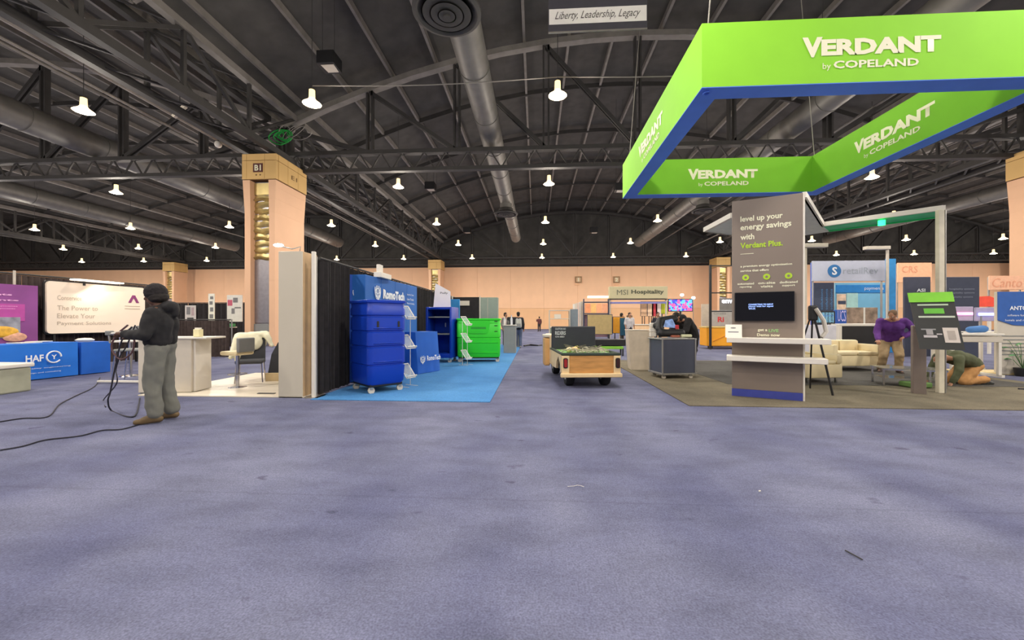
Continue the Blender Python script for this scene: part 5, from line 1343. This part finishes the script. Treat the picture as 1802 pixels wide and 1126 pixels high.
MB().tube([(-.12,-.04,.0),(-.1,-.04,-.12)], .012, 6).build('stem', M_alu, t)

bp = G(912,612)
person('man with pale backpack walking in the far aisle', (bp.x, bp.y, 0), .1, J=dict(anl=(-.1,.12,.09), tol=(-.1,.3,.04), anr=(.1,-.15,.1), tor=(.12,.02,.03)), top=((38,38,44),), trouser=(74,86,112), shoe=(150,146,140), vox=.03, far=True)
t = T('backpack', 'pale grey backpack worn by the man in the far aisle', 'backpack', (bp.x, bp.y, 0), .1)
blob('pack', [('c',(-.07,-.2,1.05),.09,(-.07,-.19,1.35),.08), ('c',(.07,-.2,1.05),.09,(.07,-.19,1.35),.08)], mat('pack_grey', (180,180,172), .8), t, .025, 2)
MB().rbox(-.1,-.31,1.0,.1,-.27,1.18,.01,1).build('pocket', M_greyp, t)
person('person in pale shirt facing the man with backpack', (bp.x-.75, bp.y+1.6, 0), -2.2, top=((150,140,140),), trouser=(70,70,80), vox=.03, far=True)
person('tiny distant person walking near the back wall', (W(949,583,46).x, 46, 0), .4, J=dict(ell=(-.32,0,1.2), wrl=(-.3,.1,1.4)), top=((90,50,50),), trouser=(50,44,46), vox=.04, far=True)
# MSI booth people
q = W(1108,560,21.5)
person('person in white top and black skirt in front of the far booth', (q.x, 21.5, 0), PI+.3, top=((206,200,200),), trouser=(50,46,52), skirt=True, vox=.03, far=True, long_sleeve=False)
q = W(1095,560,22.6)
person('person in cream clothes left of the black skirted one', (q.x, 22.8, 0), -1.2, top=((190,176,160),), trouser=(190,180,160), vox=.03, far=True)
q = W(1164,560,20.0)
person('dark haired person behind the equipment bag', (q.x, 20.6, 0), PI, top=((52,52,60),), trouser=(50,50,56), vox=.03, far=True)
# bending person in black beside the cabinet
q = G(1207,650)
person('person in long black coat bending over the rolling cabinet', (3.98, 10.75, 0), 2.15,
    J=dict(pelvis=(0,-.12,.92), waist=(0,-.04,1.1), chest=(0,.14,1.27), neck=(0,.33,1.36), head=(0,.46,1.42), look=(0,.8,-.6), shl=(-.19,.25,1.33), shr=(.19,.25,1.33),
           ell=(-.22,.38,1.08), elr=(.22,.36,1.08), wrl=(-.12,.6,1.03), wrr=(.14,.6,1.03), hil=(-.095,-.12,.9), hir=(.095,-.12,.9), knl=(-.1,-.06,.48), knr=(.1,-.06,.48)),
    top=((30,28,30),), trouser=(28,27,30), shoe=(26,26,28), hood=True, vox=.022, bulk=1.15, baggy=1.15, k=1.0)
# man in purple leaning forward
person('man in purple sweater and khaki trousers leaning forward by the sofa', (8.95, 10.65, 0), 2.6,
    J=dict(pelvis=(0,-.18,.88), waist=(0,-.1,1.02), chest=(0,.06,1.22), neck=(0,.2,1.36), head=(.03,.3,1.47), look=(.45,.7,-.6), shl=(-.22,.1,1.32), shr=(.22,.1,1.32),
           ell=(-.44,-.05,1.1), elr=(.3,.16,1.06), wrl=(-.22,.06,.93), wrr=(.3,.34,.86), hil=(-.1,-.18,.86), hir=(.1,-.18,.86), knl=(-.14,.02,.47), knr=(.14,-.02,.47), anl=(-.15,-.12,.09), anr=(.17,-.2,.09), tol=(-.2,.05,.03), tor=(.24,-.02,.03)),
    top=((92,48,124),), trouser=(150,128,96), shoe=(60,46,40), hair=mat('sandy_hair', (112,88,66), .8), vox=.022, bulk=1.25, baggy=1.15)
# kneeling person
person('person in olive jacket and tan trousers kneeling on the floor right of the cream post', (9.0, 8.95, 0), 1.7,
    J=dict(pelvis=(0,-.1,.42), waist=(0,.08,.52), chest=(0,.3,.58), neck=(0,.46,.56), head=(0,.6,.52), look=(0,.8,-.6), shl=(-.19,.4,.56), shr=(.19,.4,.56),
           ell=(-.25,.48,.3), elr=(.25,.48,.3), wrl=(-.22,.6,.08), wrr=(.22,.62,.08), hil=(-.1,-.1,.4), hir=(.1,-.1,.4), knl=(-.13,.22,.09), knr=(.13,.22,.09), anl=(-.13,-.25,.08), anr=(.13,-.25,.08), tol=(-.13,-.42,.04), tor=(.13,-.42,.04)),
    top=((84,88,62),), trouser=(190,140,86), shoe=(50,50,46), vox=.022, bulk=1.1, baggy=1.1)
cable([(9.3,8.3,.02), (9.9,8.2,.02), (10.6,8.35,.02), (11.6,7.9,.02), (13.2,8.0,.02)], .018, 'black cable on the floor right of the kneeling person')
# floor scraps
def scrap(px, py, label, pts, m, r=.006):
    p = G(px, py, .008); tag(MB().tube([p+Vector(q) for q in pts], r, 5).build('scrap', m), label, 'scrap')
scrap(1010,856,'thin white curl of plastic on the carpet in the middle', [(-.05,0,0),(.0,.01,0),(.03,.03,.0),(.06,.02,0),(.08,.0,0)], M_white, .002)
scrap(1337,864,'tiny white fleck of paper on the carpet right of centre', [(-.006,0,0),(.008,.006,0)], M_white, .006)
scrap(1503,977,'short dark cable tie on the carpet at lower right', [(-.012,.05,0),(.015,-.04,0)], M_black, .004)
